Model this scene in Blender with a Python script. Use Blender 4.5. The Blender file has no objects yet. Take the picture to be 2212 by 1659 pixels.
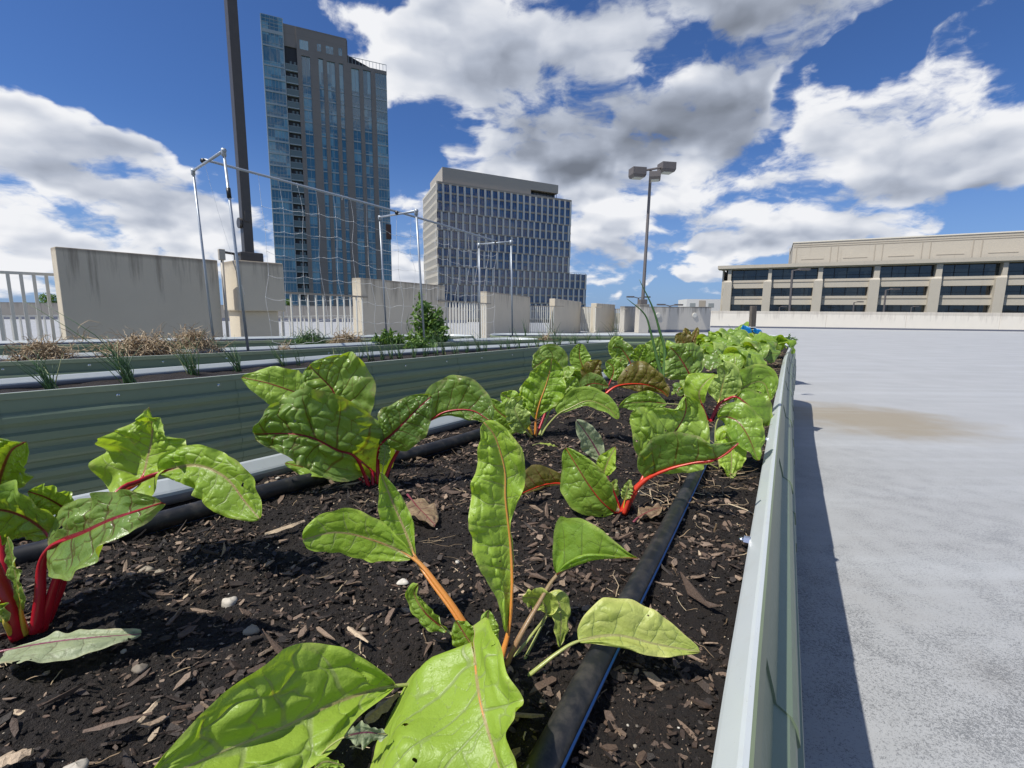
import bpy, math, random
import numpy as np
from mathutils import Vector, Matrix
R = math.radians
rng = np.random.RandomState(7)
random.seed(7)
sc = bpy.context.scene
C = sc.collection

# ------------------------------------------------------------------ camera
F = 1040.0; PITCH = R(8.6); ROLL = R(0.57); H = 1.2
CAM = np.array([0, 0, H])
fw = np.array([0, math.cos(PITCH), -math.sin(PITCH)])
r0 = np.array([1.0, 0, 0]); u0 = np.cross(r0, fw)
rt = r0 * math.cos(ROLL) + u0 * math.sin(ROLL); up = np.cross(rt, fw)
cd = bpy.data.cameras.new("camera"); cam = bpy.data.objects.new("camera", cd); C.objects.link(cam)
cam.matrix_world = Matrix(((rt[0], up[0], -fw[0], 0), (rt[1], up[1], -fw[1], 0), (rt[2], up[2], -fw[2], H), (0, 0, 0, 1)))
cd.sensor_width = 36; cd.lens = F / 2212 * 36; cd.clip_start = 0.02; cd.clip_end = 20000
sc.camera = cam
sc.view_settings.view_transform = 'Standard'; sc.view_settings.look = 'None'
sc.view_settings.exposure = 0.0; sc.view_settings.gamma = 1
sc.cycles.max_bounces = 6; sc.cycles.diffuse_bounces = 3; sc.cycles.glossy_bounces = 3; sc.cycles.transmission_bounces = 6; sc.cycles.transparent_max_bounces = 8
sc.cycles.use_denoising = True

def ray(x, y): return fw + rt * (x - 1106) / F - up * (y - 829.5) / F
def at(x, y, z):
    d = ray(x, y); return CAM + d * ((z - H) / d[2])
def atY(x, y, Y):
    d = ray(x, y); return CAM + d * (Y / d[1])
def atD(x, y, D): return CAM + ray(x, y) * D
def depth(p): return float((np.array(p) - CAM) @ fw)

# ------------------------------------------------------------------ sun + sky
SUN_AZ, SUN_EL = -116.0, 58.0
sdir = np.array([math.sin(R(SUN_AZ)) * math.cos(R(SUN_EL)), math.cos(R(SUN_AZ)) * math.cos(R(SUN_EL)), math.sin(R(SUN_EL))])
ld = bpy.data.lights.new("sun", 'SUN'); ld.energy = 5.0; ld.angle = R(0.53); ld.color = (1.0, 0.955, 0.88)
lo = bpy.data.objects.new("sun", ld); C.objects.link(lo)
lo.rotation_euler = Vector(-sdir).to_track_quat('-Z', 'Y').to_euler(); lo.location = (-30, 0, 60)

world = bpy.data.worlds.new("World"); sc.world = world; world.use_nodes = True
world.cycles.sampling_method = 'MANUAL'; world.cycles.sample_map_resolution = 256
class NT:
    """small helper round a node tree"""
    def __init__(s, nt): s.nt = nt; s.n = nt.nodes; s.l = nt.links
    def node(s, t, **k):
        n = s.n.new(t)
        for a, b in k.items():
            if a.startswith('_'): continue
            setattr(n, a, b)
        return n
    def set(s, sock, v):
        if hasattr(v, 'links') or isinstance(v, bpy.types.NodeSocket): s.l.new(v, sock)
        elif v is not None:
            if sock.type == 'RGBA' and len(v) == 3: v = (*v, 1)
            sock.default_value = v
    def math(s, op, a, b=None, c=None, clamp=False):
        n = s.node('ShaderNodeMath', operation=op, use_clamp=clamp)
        s.set(n.inputs[0], a)
        if b is not None: s.set(n.inputs[1], b)
        if c is not None: s.set(n.inputs[2], c)
        return n.outputs[0]
    def vm(s, op, a, b=None):
        n = s.node('ShaderNodeVectorMath', operation=op); s.set(n.inputs[0], a)
        if b is not None: s.set(n.inputs[1], b)
        return n.outputs['Value'] if op in ('LENGTH', 'DOT_PRODUCT', 'DISTANCE') else n.outputs[0]
    def comb(s, x, y, z):
        n = s.node('ShaderNodeCombineXYZ')
        for i, v in enumerate((x, y, z)): s.set(n.inputs[i], v)
        return n.outputs[0]
    def sep(s, v):
        n = s.node('ShaderNodeSeparateXYZ'); s.set(n.inputs[0], v); return n.outputs
    def noise(s, vec, scale, detail=4, rough=0.5, dist=0.0, lac=2.0, dim='3D'):
        n = s.node('ShaderNodeTexNoise', noise_dimensions=dim)
        if vec is not None: s.set(n.inputs['Vector'], vec)
        n.inputs['Scale'].default_value = scale; n.inputs['Detail'].default_value = detail
        n.inputs['Roughness'].default_value = rough; n.inputs['Distortion'].default_value = dist
        n.inputs['Lacunarity'].default_value = lac
        return n.outputs['Fac']
    def mix(s, f, a, b, mode='MIX'):
        n = s.node('ShaderNodeMix', data_type='RGBA', blend_type=mode)
        s.set(n.inputs[0], f); s.set(n.inputs[6], a); s.set(n.inputs[7], b); return n.outputs[2]
    def ramp(s, f, stops, interp='LINEAR'):
        n = s.node('ShaderNodeValToRGB'); s.set(n.inputs[0], f); cr = n.color_ramp; cr.interpolation = interp
        while len(cr.elements) < len(stops): cr.elements.new(0.5)
        for e, (p, c) in zip(cr.elements, stops):
            e.position = p; e.color = (*c, 1) if len(c) == 3 else c
        return n.outputs[0]
    def maprange(s, v, a, b, c=0.0, d=1.0, smooth=True):
        n = s.node('ShaderNodeMapRange', interpolation_type='SMOOTHSTEP' if smooth else 'LINEAR')
        s.set(n.inputs['Value'], v)
        for k, q in (('From Min', a), ('From Max', b), ('To Min', c), ('To Max', d)): s.set(n.inputs[k], q)
        return n.outputs['Result']
    def attr(s, name):
        n = s.node('ShaderNodeAttribute', attribute_name=name); return n
    def bump(s, h, strength, dist, normal=None):
        n = s.node('ShaderNodeBump'); n.inputs['Strength'].default_value = strength; n.inputs['Distance'].default_value = dist
        s.set(n.inputs['Height'], h)
        if normal is not None: s.set(n.inputs['Normal'], normal)
        return n.outputs[0]

def azel(x, y):
    d = ray(x, y); return math.atan2(d[0], d[1]), math.atan2(d[2], math.hypot(d[0], d[1]))

GREYS = [(1500, 240, 250, 80, 8, .48), (1330, 60, 150, 60, 8, .22), (1420, 190, 300, 80, 5, .18), (260, 385, 190, 35, -12, .14), (1250, 345, 160, 22, 0, .12), (1560, 330, 170, 40, -10, .2),
         (200, 500, 300, 18, 0, .16), (1850, 330, 220, 22, -24, .12), (1400, 560, 250, 14, 0, .14), (60, 300, 120, 22, 0, .0), (150, 290, 240, 80, -20, -.20), (1160, 130, 70, 60, 0, -.12), (1120, 110, 70, 50, 30, .14), (60, 400, 150, 20, 0, .12), (1450, 20, 120, 40, 0, -.1)]
def build_world():
    nt = NT(world.node_tree); n = world.node_tree.nodes; n.clear()
    out = nt.node('ShaderNodeOutputWorld'); bg = nt.node('ShaderNodeBackground')
    sky = nt.node('ShaderNodeTexSky', sky_type='NISHITA'); sky.sun_disc = False
    sky.sun_elevation = R(SUN_EL); sky.sun_rotation = R(SUN_AZ)
    sky.air_density = 0.95; sky.dust_density = 0.45; sky.ozone_density = 2.2; sky.altitude = 100
    bg.inputs['Strength'].default_value = 0.1
    tc = nt.node('ShaderNodeTexCoord')
    X, Y, Z = nt.sep(nt.vm('NORMALIZE', tc.outputs['Generated']))
    az = nt.math('ARCTAN2', X, Y)
    el = nt.math('ARCTAN2', Z, nt.math('SQRT', nt.math('ADD', nt.math('MULTIPLY', X, X), nt.math('MULTIPLY', Y, Y))))
    # blobs given as azimuth / elevation ellipses: (px, py, rx, ry, tilt, weight)
    W0 = nt.comb(az, el, 0.0)
    wx = nt.noise(nt.vm('ADD', nt.comb(X, Y, Z), (3.1, 0, 0)), 4.5, 4, 0.6)
    wy = nt.noise(nt.vm('ADD', nt.comb(X, Y, Z), (0, 7.7, 0)), 4.5, 4, 0.6)
    warp = nt.comb(nt.math('MULTIPLY_ADD', wx, 0.26, -0.13), nt.math('MULTIPLY_ADD', wy, 0.20, -0.10), 0.0)
    W = nt.vm('ADD', W0, warp)
    blobs = [  # clouds
        (120, 250, 230, 75, -22, 1.1), (240, 370, 230, 75, -18, 1.2), (60, 330, 160, 60, 0, .9), (10, 200, 60, 60, 30, .5),
        (100, 500, 420, 60, -6, 1.0), (430, 440, 300, 55, -8, .85), (520, 590, 240, 40, 5, .7), (60, 610, 260, 50, 0, .85),
        (640, 10, 300, 42, 6, .75), (720, 120, 90, 60, 25, .3),
        (1250, 60, 400, 150, 6, 1.5), (1420, 210, 380, 150, 12, 1.6), (1000, 130, 190, 110, 20, .8), (1180, 330, 200, 60, 10, 1.0),
        (1640, 60, 170, 120, 0, .7), (1560, 330, 330, 90, -25, .9), (1380, 470, 330, 65, 4, 1.15), (1560, 540, 170, 34, 0, .9),
        (1900, 300, 340, 75, -28, 1.25), (2100, 150, 190, 130, -50, .95), (1830, 440, 190, 48, -10, .95), (2120, 280, 130, 70, -20, .6),
        (900, 520, 120, 90, 50, .45), (1400, 607, 70, 13, 0, .8), (1300, 618, 60, 13, 0, .7), (1250, 600, 100, 30, 0, .35),
        (1480, 610, 70, 12, 0, .7), (1000, 640, 250, 25, 0, .5), (2200, 510, 60, 12, 0, .35),
        # clear gaps
        (300, 120, 340, 100, 10, -1.5), (900, 330, 90, 150, -20, -1.1), (480, 320, 90, 70, 0, -.7), (560, 250, 90, 90, 0, -.4),
        (1950, 70, 130, 70, 20, -1.3), (2130, 410, 160, 60, -10, -1.0), (1720, 130, 55, 60, 0, -.3),
        (1620, 650, 300, 14, 0, -.4), (2060, 540, 260, 50, 0, -.8), (760, 70, 130, 30, 10, -.5), (1730, 230, 40, 90, -10, -1.2), (1900, 120, 90, 60, 10, -.7), (420, 150, 150, 120, 0, -.6), (1060, 60, 120, 70, 0, .5), (1250, 210, 160, 60, 20, .5), (1690, 420, 40, 30, 0, -.3),
        (1450, 560, 330, 26, -4, .75), (1750, 480, 240, 26, -12, .6), (300, 560, 330, 20, 4, .6), (870, 600, 90, 40, 0, .5), (1300, 520, 170, 60, 0, .6), (860, 440, 60, 40, 0, .5), (1180, 250, 60, 20, -30, -.2), (2110, 40, 60, 70, 0, 1.0), (1790, 110, 60, 60, 0, .5)]
    tot = None
    def ell(px, py, rx, ry, tilt):
        a, e = azel(px, py); a1, _ = azel(px + 10, py); _, e1 = azel(px, py - 10)
        sx = abs(a1 - a) / 10; sy = abs(e1 - e) / 10
        mp = nt.node('ShaderNodeMapping', vector_type='TEXTURE')
        mp.inputs['Location'].default_value = (a, e, 0); mp.inputs['Rotation'].default_value = (0, 0, R(tilt))
        mp.inputs['Scale'].default_value = (rx * sx, ry * sy, 1)
        return mp
    for (px, py, rx, ry, tilt, w) in blobs:
        mp = ell(px, py, rx, ry, tilt); nt.l.new(W, mp.inputs[0])
        L = nt.vm('LENGTH', mp.outputs[0])
        g = nt.math('EXPONENT', nt.math('MULTIPLY', nt.math('MULTIPLY', L, L), -0.7))
        tot = nt.math('MULTIPLY_ADD', g, w, 0.0) if tot is None else nt.math('MULTIPLY_ADD', g, w, tot)
    # clouds elsewhere round the sky (behind the viewer, for reflections)
    beh = nt.maprange(nt.math('ABSOLUTE', az), 0.95, 1.5)
    big = nt.noise(nt.comb(X, Y, Z), 2.0, 2, 0.5)
    tot = nt.math('ADD', tot, nt.math('MULTIPLY', beh, nt.math('MULTIPLY_ADD', big, 4.2, -1.9)))
    # domain for the fine structure; finer towards the horizon
    k = nt.math('DIVIDE', 1.0, nt.math('ADD', nt.math('ABSOLUTE', Z), 0.42))
    P = nt.vm('ADD', nt.comb(nt.math('MULTIPLY', X, k), nt.math('MULTIPLY', Y, k), nt.math('MULTIPLY', Z, 2.0)), nt.vm('MULTIPLY', warp, (.9, .9, .9)))
    def vor(p, sc_):
        vo = nt.node('ShaderNodeTexVoronoi', feature='F1'); vo.inputs['Scale'].default_value = sc_; nt.l.new(p, vo.inputs['Vector'])
        return nt.math('SUBTRACT', 0.62, vo.outputs['Distance'])
    jit = nt.noise(P, 9.0, 3, .6); Pj = nt.vm('ADD', P, nt.comb(nt.math('MULTIPLY_ADD', jit, .10, -.05), 0.0, nt.math('MULTIPLY_ADD', jit, -.09, .045)))
    def puffs(p): return nt.math('ADD', nt.math('MULTIPLY', vor(p, 4.2), .62), nt.math('MULTIPLY', vor(p, 10.0), .38))
    f0 = nt.noise(P, 3.1, 9, 0.60, 0.1)
    OFF = (-0.025, -.01, 0.085)
    Pl = nt.vm('ADD', P, OFF); g0 = nt.noise(P, 3.1, 2.5, .5); g1 = nt.noise(Pl, 3.1, 2.5, .5); fl = nt.noise(P, 3.1, 2, .5); fh = nt.noise(P, 12.0, 5, .6)
    pf0 = puffs(Pj); pf1 = puffs(nt.vm('ADD', Pj, OFF))
    cap = nt.math('MINIMUM', tot, 1.10)
    dens = nt.math('ADD', nt.math('ADD', nt.math('MULTIPLY_ADD', f0, 5.0, -3.30), cap), nt.math('MULTIPLY', pf0, 1.65))
    smooth = nt.math('ADD', nt.math('ADD', nt.math('MULTIPLY_ADD', fl, 4.2, -2.75), nt.math('MINIMUM', tot, 1.6)), nt.math('MULTIPLY', pf0, 0.75))
    alpha = nt.maprange(dens, -0.20, 0.42)
    thick = nt.maprange(smooth, 0.0, 1.9)
    relief = nt.math('ADD', nt.math('MULTIPLY', nt.math('SUBTRACT', g0, g1), 2.6), nt.math('MULTIPLY', nt.math('SUBTRACT', pf0, pf1), .42))
    # extra weight of grey undersides
    grey = None
    for (px, py, rx, ry, tilt, w) in GREYS:
        w *= 1.15; mp = ell(px, py, rx, ry, tilt); nt.l.new(W, mp.inputs[0])
        L = nt.vm('LENGTH', mp.outputs[0]); g = nt.math('EXPONENT', nt.math('MULTIPLY', nt.math('MULTIPLY', L, L), -0.8))
        grey = nt.math('MULTIPLY', g, w) if grey is None else nt.math('MULTIPLY_ADD', g, w, grey)
    shade = nt.math('ADD', nt.math('MULTIPLY', thick, 0.44), nt.math('ADD', grey, .0))
    shade = nt.math('SUBTRACT', shade, relief)
    shade = nt.math('ADD', shade, nt.math('MULTIPLY_ADD', fh, 0.24, -0.12), clamp=True)
    ccol = nt.ramp(shade, [(0.0, (8.9, 9.0, 9.3)), (0.22, (6.6, 6.95, 7.7)), (0.45, (4.5, 4.95, 5.9)), (0.7, (2.9, 3.25, 4.0)), (1.0, (1.75, 1.98, 2.45))])
    skyc = nt.mix(1.0, sky.outputs[0], (0.46, 0.69, 1.08), 'MULTIPLY')
    veil = nt.maprange(el, -0.02, 0.32, 0.62, 0.0)
    skyc = nt.mix(veil, skyc, (2.6, 4.0, 6.9))
    col = nt.mix(alpha, skyc, ccol)
    nt.l.new(col, bg.inputs['Color']); nt.l.new(bg.outputs[0], out.inputs[0])
    return sky
SKY = build_world()

# ------------------------------------------------------------------ object helpers
def tag(o, label=None, cat=None, group=None, kind=None):
    if label: o['label'] = label
    if cat: o['category'] = cat
    if group: o['group'] = group
    if kind: o['kind'] = kind
    return o
def empty(name, loc, label=None, cat=None, group=None):
    o = bpy.data.objects.new(name, None); C.objects.link(o); o.location = loc; o.empty_display_size = .1
    return tag(o, label, cat, group)
class MB:
    """mesh collector in world coordinates"""
    def __init__(s): s.v = []; s.f = []; s.m = []; s.n = 0
    def add(s, v, f, m=0):
        v = np.asarray(v, float).reshape(-1, 3)
        s.v.append(v); s.f += [tuple(i + s.n for i in q) for q in f]; s.m += [m] * len(f); s.n += len(v)
        return s
    def hexa(s, c, m=0):  # 8 corners: bottom 4 ccw, top 4
        return s.add(c, [(3, 2, 1, 0), (4, 5, 6, 7), (0, 1, 5, 4), (1, 2, 6, 5), (2, 3, 7, 6), (3, 0, 4, 7)], m)
    def box(s, o, ux, uy, uz, m=0):  # origin corner and three edge vectors
        o, ux, uy, uz = map(np.asarray, (o, ux, uy, uz))
        return s.hexa([o, o + ux, o + ux + uy, o + uy, o + uz, o + ux + uz, o + ux + uy + uz, o + uy + uz], m)
    def cbox(s, c, sx, sy, sz, rz=0, m=0):  # centre of the bottom
        ca, sa = math.cos(rz), math.sin(rz); ux = np.array([ca, sa, 0]) * sx; uy = np.array([-sa, ca, 0]) * sy
        return s.box(np.array(c) - ux / 2 - uy / 2, ux, uy, (0, 0, sz), m)
    def tube(s, pts, rad, k=8, m=0, cap=True, flat=1.0):
        pts = np.asarray(pts, float); n = len(pts)
        rad = np.full(n, rad) if np.isscalar(rad) else np.asarray(rad, float)
        T = np.gradient(pts, axis=0); T /= np.linalg.norm(T, axis=1)[:, None] + 1e-12
        ref = np.array([0, 0, 1.0]) if abs(T[0, 2]) < .9 else np.array([1.0, 0, 0])
        a = np.cross(T[0], ref); a /= np.linalg.norm(a); V = []
        ang = np.arange(k) * 2 * math.pi / k
        for i in range(n):
            a = a - T[i] * (a @ T[i]); a /= np.linalg.norm(a) + 1e-12; b = np.cross(T[i], a)
            V.append(pts[i] + rad[i] * (np.cos(ang)[:, None] * a + np.sin(ang)[:, None] * b * flat))
        f = [(i * k + j, i * k + (j + 1) % k, (i + 1) * k + (j + 1) % k, (i + 1) * k + j) for i in range(n - 1) for j in range(k)]
        if cap: f += [tuple(range(k))[::-1], tuple(range((n - 1) * k, n * k))]
        return s.add(np.concatenate(V), f, m)
    def grid(s, V, nu, nv, m=0, closed=False):
        f = [(i * nv + j, i * nv + (j + 1) % nv, (i + 1) * nv + (j + 1) % nv, (i + 1) * nv + j) for i in range(nu - 1) for j in range(nv if closed else nv - 1)]
        return s.add(V, f, m)
    def build(s, name, mats, parent=None, smooth=False, loc=None, bevel=0):
        me = bpy.data.meshes.new(name)
        v = np.concatenate(s.v) if s.v else np.zeros((0, 3))
        if parent is not None: loc = np.array(parent_loc(parent))
        elif loc is None: loc = np.array([0, 0, 0.0])
        loc = np.array(loc, float)
        me.from_pydata((v - loc).tolist(), [], s.f)
        mats = mats if isinstance(mats, (list, tuple)) else [mats]
        for q in mats: me.materials.append(q)
        if len(mats) > 1: me.polygons.foreach_set('material_index', s.m)
        if smooth: me.polygons.foreach_set('use_smooth', [True] * len(me.polygons))
        me.update()
        o = bpy.data.objects.new(name, me); C.objects.link(o)
        if parent is not None: o.parent = parent
        else: o.location = loc
        if bevel:
            b = o.modifiers.new('b', 'BEVEL'); b.width = bevel; b.segments = 2; b.limit_method = 'ANGLE'
        return o
def parent_loc(p):
    l = np.array(p.location)
    while p.parent: p = p.parent; l = l + np.array(p.location)
    return l
def fattr(o, name, data):
    a = o.data.attributes.new(name, 'FLOAT', 'POINT'); a.data.foreach_set('value', np.asarray(data, np.float32))
def cr(pts, n):
    """Catmull-Rom through pts, n samples at even arc length"""
    p = np.asarray(pts, float)
    if len(p) == 2: return p[0] + (p[1] - p[0]) * np.linspace(0, 1, n)[:, None]
    q = np.vstack([2 * p[0] - p[1], p, 2 * p[-1] - p[-2]]); o = []
    for i in range(1, len(q) - 2):
        t = np.linspace(0, 1, 24, endpoint=False)[:, None]
        a, b, c, d = q[i - 1], q[i], q[i + 1], q[i + 2]
        o.append(.5 * (2 * b + (c - a) * t + (2 * a - 5 * b + 4 * c - d) * t ** 2 + (3 * b - a - 3 * c + d) * t ** 3))
    o = np.vstack(o + [p[-1:]])
    L = np.r_[0, np.cumsum(np.linalg.norm(np.diff(o, axis=0), axis=1))]
    s = np.linspace(0, L[-1], n)
    return np.stack([np.interp(s, L, o[:, k]) for k in range(o.shape[1])], 1)
# value noise (numpy)
_tab = np.random.RandomState(3).rand(4096)
def vnoise(x, y, seed=0):
    xi = np.floor(x).astype(int); yi = np.floor(y).astype(int); fx = x - xi; fy = y - yi
    fx = fx * fx * (3 - 2 * fx); fy = fy * fy * (3 - 2 * fy)
    h = lambda a, b: _tab[(a * 73 + b * 179 + seed * 31 + (a * b) % 97) % 4096]
    return (h(xi, yi) * (1 - fx) + h(xi + 1, yi) * fx) * (1 - fy) + (h(xi, yi + 1) * (1 - fx) + h(xi + 1, yi + 1) * fx) * fy - .5
def fbm(x, y, o=4, seed=0):
    r = 0; a = 1
    for i in range(o): r = r + a * vnoise(x * 2 ** i + 17 * i, y * 2 ** i + 5 * i, seed + i); a *= .5
    return r

# ------------------------------------------------------------------ materials
def mat(name, color=(.5, .5, .5), rough=.5, metal=0., spec=.5, fn=None):
    m = bpy.data.materials.new(name); m.use_nodes = True; nt = NT(m.node_tree)
    b = m.node_tree.nodes['Principled BSDF']
    b.inputs['Base Color'].default_value = (*color, 1); b.inputs['Roughness'].default_value = rough
    b.inputs['Metallic'].default_value = metal; b.inputs['Specular IOR Level'].default_value = spec
    if fn: fn(nt, b)
    return m
def obj_co(nt): return nt.node('ShaderNodeNewGeometry').outputs['Position']
def f_deck(nt, b):
    p = obj_co(nt)
    d = nt.vm('LENGTH', nt.vm('MULTIPLY', p, (1, 1, 0)))
    fine = nt.noise(p, 110, 3, .6); sp = nt.math('ADD', nt.math('MULTIPLY', nt.noise(p, 95, 5, .8), .6), nt.math('MULTIPLY', nt.noise(p, 330, 2, .6), .4)); wide = nt.noise(p, 1.3, 5, .6); mid = nt.noise(p, 7, 4, .6)
    wear = nt.math('ADD', sp, nt.math('MULTIPLY_ADD', mid, .22, -.11))
    wear = nt.math('ADD', wear, nt.math('MULTIPLY_ADD', wide, .22, -.11))
    m1 = nt.maprange(wear, .50, .56)
    far = nt.maprange(d, 1.2, 8.0, .85, .0)
    m1 = nt.math('MULTIPLY', m1, far)
    base = nt.ramp(wide, [(.3, (.345, .352, .35)), (.7, (.395, .402, .40))])
    col = nt.mix(nt.math('MULTIPLY', m1, .85), base, (.085, .09, .095))
    # rust-brown water stain by the planter end
    st = nt.vm('LENGTH', nt.vm('MULTIPLY', nt.vm('SUBTRACT', p, (4.15, 5.5, 0)), (.75, .80, 0)))
    st = nt.math('ADD', st, nt.math('MULTIPLY_ADD', nt.noise(p, 1.8, 5, .6), 1.1, -.55))
    col = nt.mix(nt.math('MULTIPLY', nt.maprange(st, .30, 1.05, 1, 0), .72), col, (.27, .215, .125))
    st2 = nt.math('MULTIPLY_ADD', nt.noise(p, 2.2, 5, .65), 1, 0)
    far2 = nt.maprange(d, 0.8, 4.5, 1, 0)
    col = nt.mix(nt.math('MULTIPLY', nt.math('MULTIPLY', nt.maprange(st2, .50, .68), .22), far2), col, (.20, .18, .155))
    # faint long streaks
    q = nt.vm('MULTIPLY', p, (.25, 2.2, 1)); col = nt.mix(nt.math('MULTIPLY', nt.maprange(nt.noise(q, 1.2, 4, .6), .45, .7), .22), col, (.55, .58, .60))
    nt.l.new(col, b.inputs['Base Color']); b.inputs['Roughness'].default_value = .6
    nt.l.new(nt.bump(nt.math('ADD', fine, m1), .35, .003), b.inputs['Normal'])
M = {}
M['deck'] = mat('deck_coating', fn=f_deck)
def f_conc(light, dark, streak, amount, top=1.95):
    def f(nt, b):
        p = obj_co(nt); n1 = nt.noise(p, 1.6, 5, .6); n2 = nt.noise(p, 30, 3, .6)
        col = nt.mix(n1, dark, light)
        x, y, z = nt.sep(p)
        h = nt.math('ADD', x, nt.math('MULTIPLY', y, 1.3))
        s = nt.noise(nt.comb(nt.math('MULTIPLY', h, 1.0), 0, nt.math('MULTIPLY', z, .10)), 4.5, 6, .7)
        dz = nt.maprange(z, top - 1.1, top, 0, 1)
        s2 = nt.math('MULTIPLY', nt.maprange(nt.math('ADD', s, nt.math('MULTIPLY_ADD', dz, .22, -.15)), .50, .72), amount)
        col = nt.mix(s2, col, streak)
        edge = nt.math('MULTIPLY', nt.maprange(nt.math('ADD', z, nt.math('MULTIPLY', n1, .12)), top - .02, top + .06), amount)
        col = nt.mix(edge, col, streak)
        nt.l.new(col, b.inputs['Base Color']); b.inputs['Roughness'].default_value = .85
        nt.l.new(nt.bump(n2, .25, .01), b.inputs['Normal'])
    return f
M['conc'] = mat('rendered_concrete', fn=f_conc((.67, .59, .45), (.56, .49, .37), (.15, .12, .09), .60))
M['conc_mid'] = mat('weathered_concrete', fn=f_conc((.62, .58, .50), (.50, .47, .41), (.16, .15, .13), .8, 1.55))
M['conc_white'] = mat('pale_concrete', fn=f_conc((.90, .83, .70), (.82, .76, .64), (.42, .37, .30), .4, 1.22))
M['conc_painted_shade'] = mat('far_parapet_painted_shade', fn=f_conc((.30, .28, .25), (.24, .225, .20), (.12, .11, .1), .4, 1.5))  # darker tones put the parapet's shade into its colour; sun still grazes it
M['base_band'] = mat('bitumen_band', (.14, .15, .19), .8)
M['rail'] = mat('white_rail_paint', (.66, .64, .56), .45)
M['rail_top'] = mat('weathered_top_rail', (.30, .26, .20), .6)
def f_pole(nt, b):
    n = nt.noise(obj_co(nt), 9, 4, .6); nt.l.new(nt.mix(n, (.048, .044, .040), (.075, .068, .060)), b.inputs['Base Color'])
M['pole'] = mat('bronze_pole_paint', rough=.42, fn=f_pole)
M['pole_far'] = mat('dark_lamp_paint', (.14, .125, .118), .5)
M['lens_glass'] = mat('lamp_lens', (.5, .52, .5), .15)
M['conduit'] = mat('conduit_paint', (.42, .38, .31), .5)
def f_galv(nt, b):
    n = nt.noise(obj_co(nt), 60, 3, .6); nt.l.new(nt.mix(n, (.30, .335, .37), (.42, .46, .50)), b.inputs['Base Color'])
    b.inputs['Metallic'].default_value = .35
M['galv'] = mat('galvanised_tube', rough=.38, fn=f_galv)
M['steel'] = mat('bright_bolt_steel', (.75, .76, .78), .22, 1.0)
M['tape'] = mat('black_tape', (.01, .01, .01), .45)
M['net'] = mat('white_nylon_net', (.80, .80, .78), .6)
def f_panel(nt, b):
    p = obj_co(nt); n = nt.noise(p, 3.0, 4, .6); n2 = nt.noise(p, 90, 3, .7)
    col = nt.mix(n, (.145, .192, .122), (.182, .232, .152))
    dirt = nt.maprange(nt.noise(nt.vm('MULTIPLY', p, (6, 6, 1.2)), 2.0, 5, .65), .55, .8, 0, .3)
    col = nt.mix(dirt, col, (.17, .15, .12)); nt.l.new(col, b.inputs['Base Color'])
    spk = nt.maprange(nt.noise(p, 260, 2, .5), .72, .78, 0, .25)
    nt.l.new(nt.mix(spk, col, (.5, .5, .45)), b.inputs['Base Color'])
    nt.l.new(nt.math('MULTIPLY_ADD', n2, .2, .30), b.inputs['Roughness'])
M['panel'] = mat('sage_powder_coat', spec=.55, fn=f_panel)
def f_rim(nt, b):
    p = obj_co(nt); n = nt.noise(p, 8, 4, .6)
    col = nt.mix(n, (.46, .50, .495), (.53, .565, .56))
    spk = nt.maprange(nt.noise(p, 320, 2, .5), .70, .76, 0, .5)
    dust = nt.maprange(nt.noise(p, 25, 4, .7), .5, .8, 0, .25)
    col = nt.mix(dust, col, (.42, .40, .35)); col = nt.mix(spk, col, (.25, .24, .2))
    nt.l.new(col, b.inputs['Base Color'])
M['rim'] = mat('pale_sage_rim', rough=.33, fn=f_rim)
M['rim_side'] = mat('sage_rim_lip', rough=.4, fn=lambda nt, b: nt.l.new(nt.mix(nt.noise(obj_co(nt), 20, 4, .6), (.165, .20, .115), (.20, .24, .145)), b.inputs['Base Color']))
M['inner'] = mat('galvanised_inner_face', (.27, .29, .33), .4, .1)
def f_soil(nt, b):
    p = obj_co(nt); n = nt.noise(p, 14, 6, .7); g = nt.noise(p, 240, 4, .7); g2 = nt.noise(p, 90, 5, .75)
    col = nt.ramp(nt.math('MULTIPLY_ADD', g, .5, nt.math('MULTIPLY', n, .5)), [(.32, (.007, .005, .004)), (.56, (.024, .016, .011)), (.76, (.075, .050, .034))])
    sp = nt.maprange(nt.noise(p, 420, 2, .5), .70, .74); col = nt.mix(nt.math('MULTIPLY', sp, .7), col, (.28, .23, .18))
    nt.l.new(col, b.inputs['Base Color']); b.inputs['Roughness'].default_value = .8
    nt.l.new(nt.bump(nt.math('ADD', g, nt.math('MULTIPLY', g2, 1.5)), 1.0, .010), b.inputs['Normal'])
M['soil'] = mat('potting_soil', fn=f_soil)
def f_chip(nt, b):
    a = nt.attr('tone'); p = obj_co(nt)
    col = nt.ramp(a.outputs['Fac'], [(0, (.014, .009, .006)), (.25, (.060, .038, .026)), (.5, (.17, .112, .077)), (.8, (.36, .26, .18)), (1, (.66, .51, .34))])
    g = nt.noise(p, 380, 3, .7); col = nt.mix(nt.maprange(g, .35, .7, .35, 0), col, (.012, .009, .007))
    nt.l.new(col, b.inputs['Base Color']); b.inputs['Roughness'].default_value = .65
    nt.l.new(nt.bump(g, .6, .002), b.inputs['Normal'])
M['chip'] = mat('bark_chips', fn=f_chip)
M['pebble'] = mat('pale_grit', rough=.7, fn=lambda nt, b: nt.l.new(nt.ramp(nt.attr('tone').outputs['Fac'], [(0, (.12, .10, .08)), (.6, (.33, .28, .21)), (1, (.62, .58, .50))]), b.inputs['Base Color']))
M['straw'] = mat('dry_straw', rough=.7, fn=lambda nt, b: nt.l.new(nt.ramp(nt.attr('tone').outputs['Fac'], [(0, (.10, .065, .03)), (.5, (.30, .21, .12)), (1, (.55, .44, .28))]), b.inputs['Base Color']))
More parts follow.
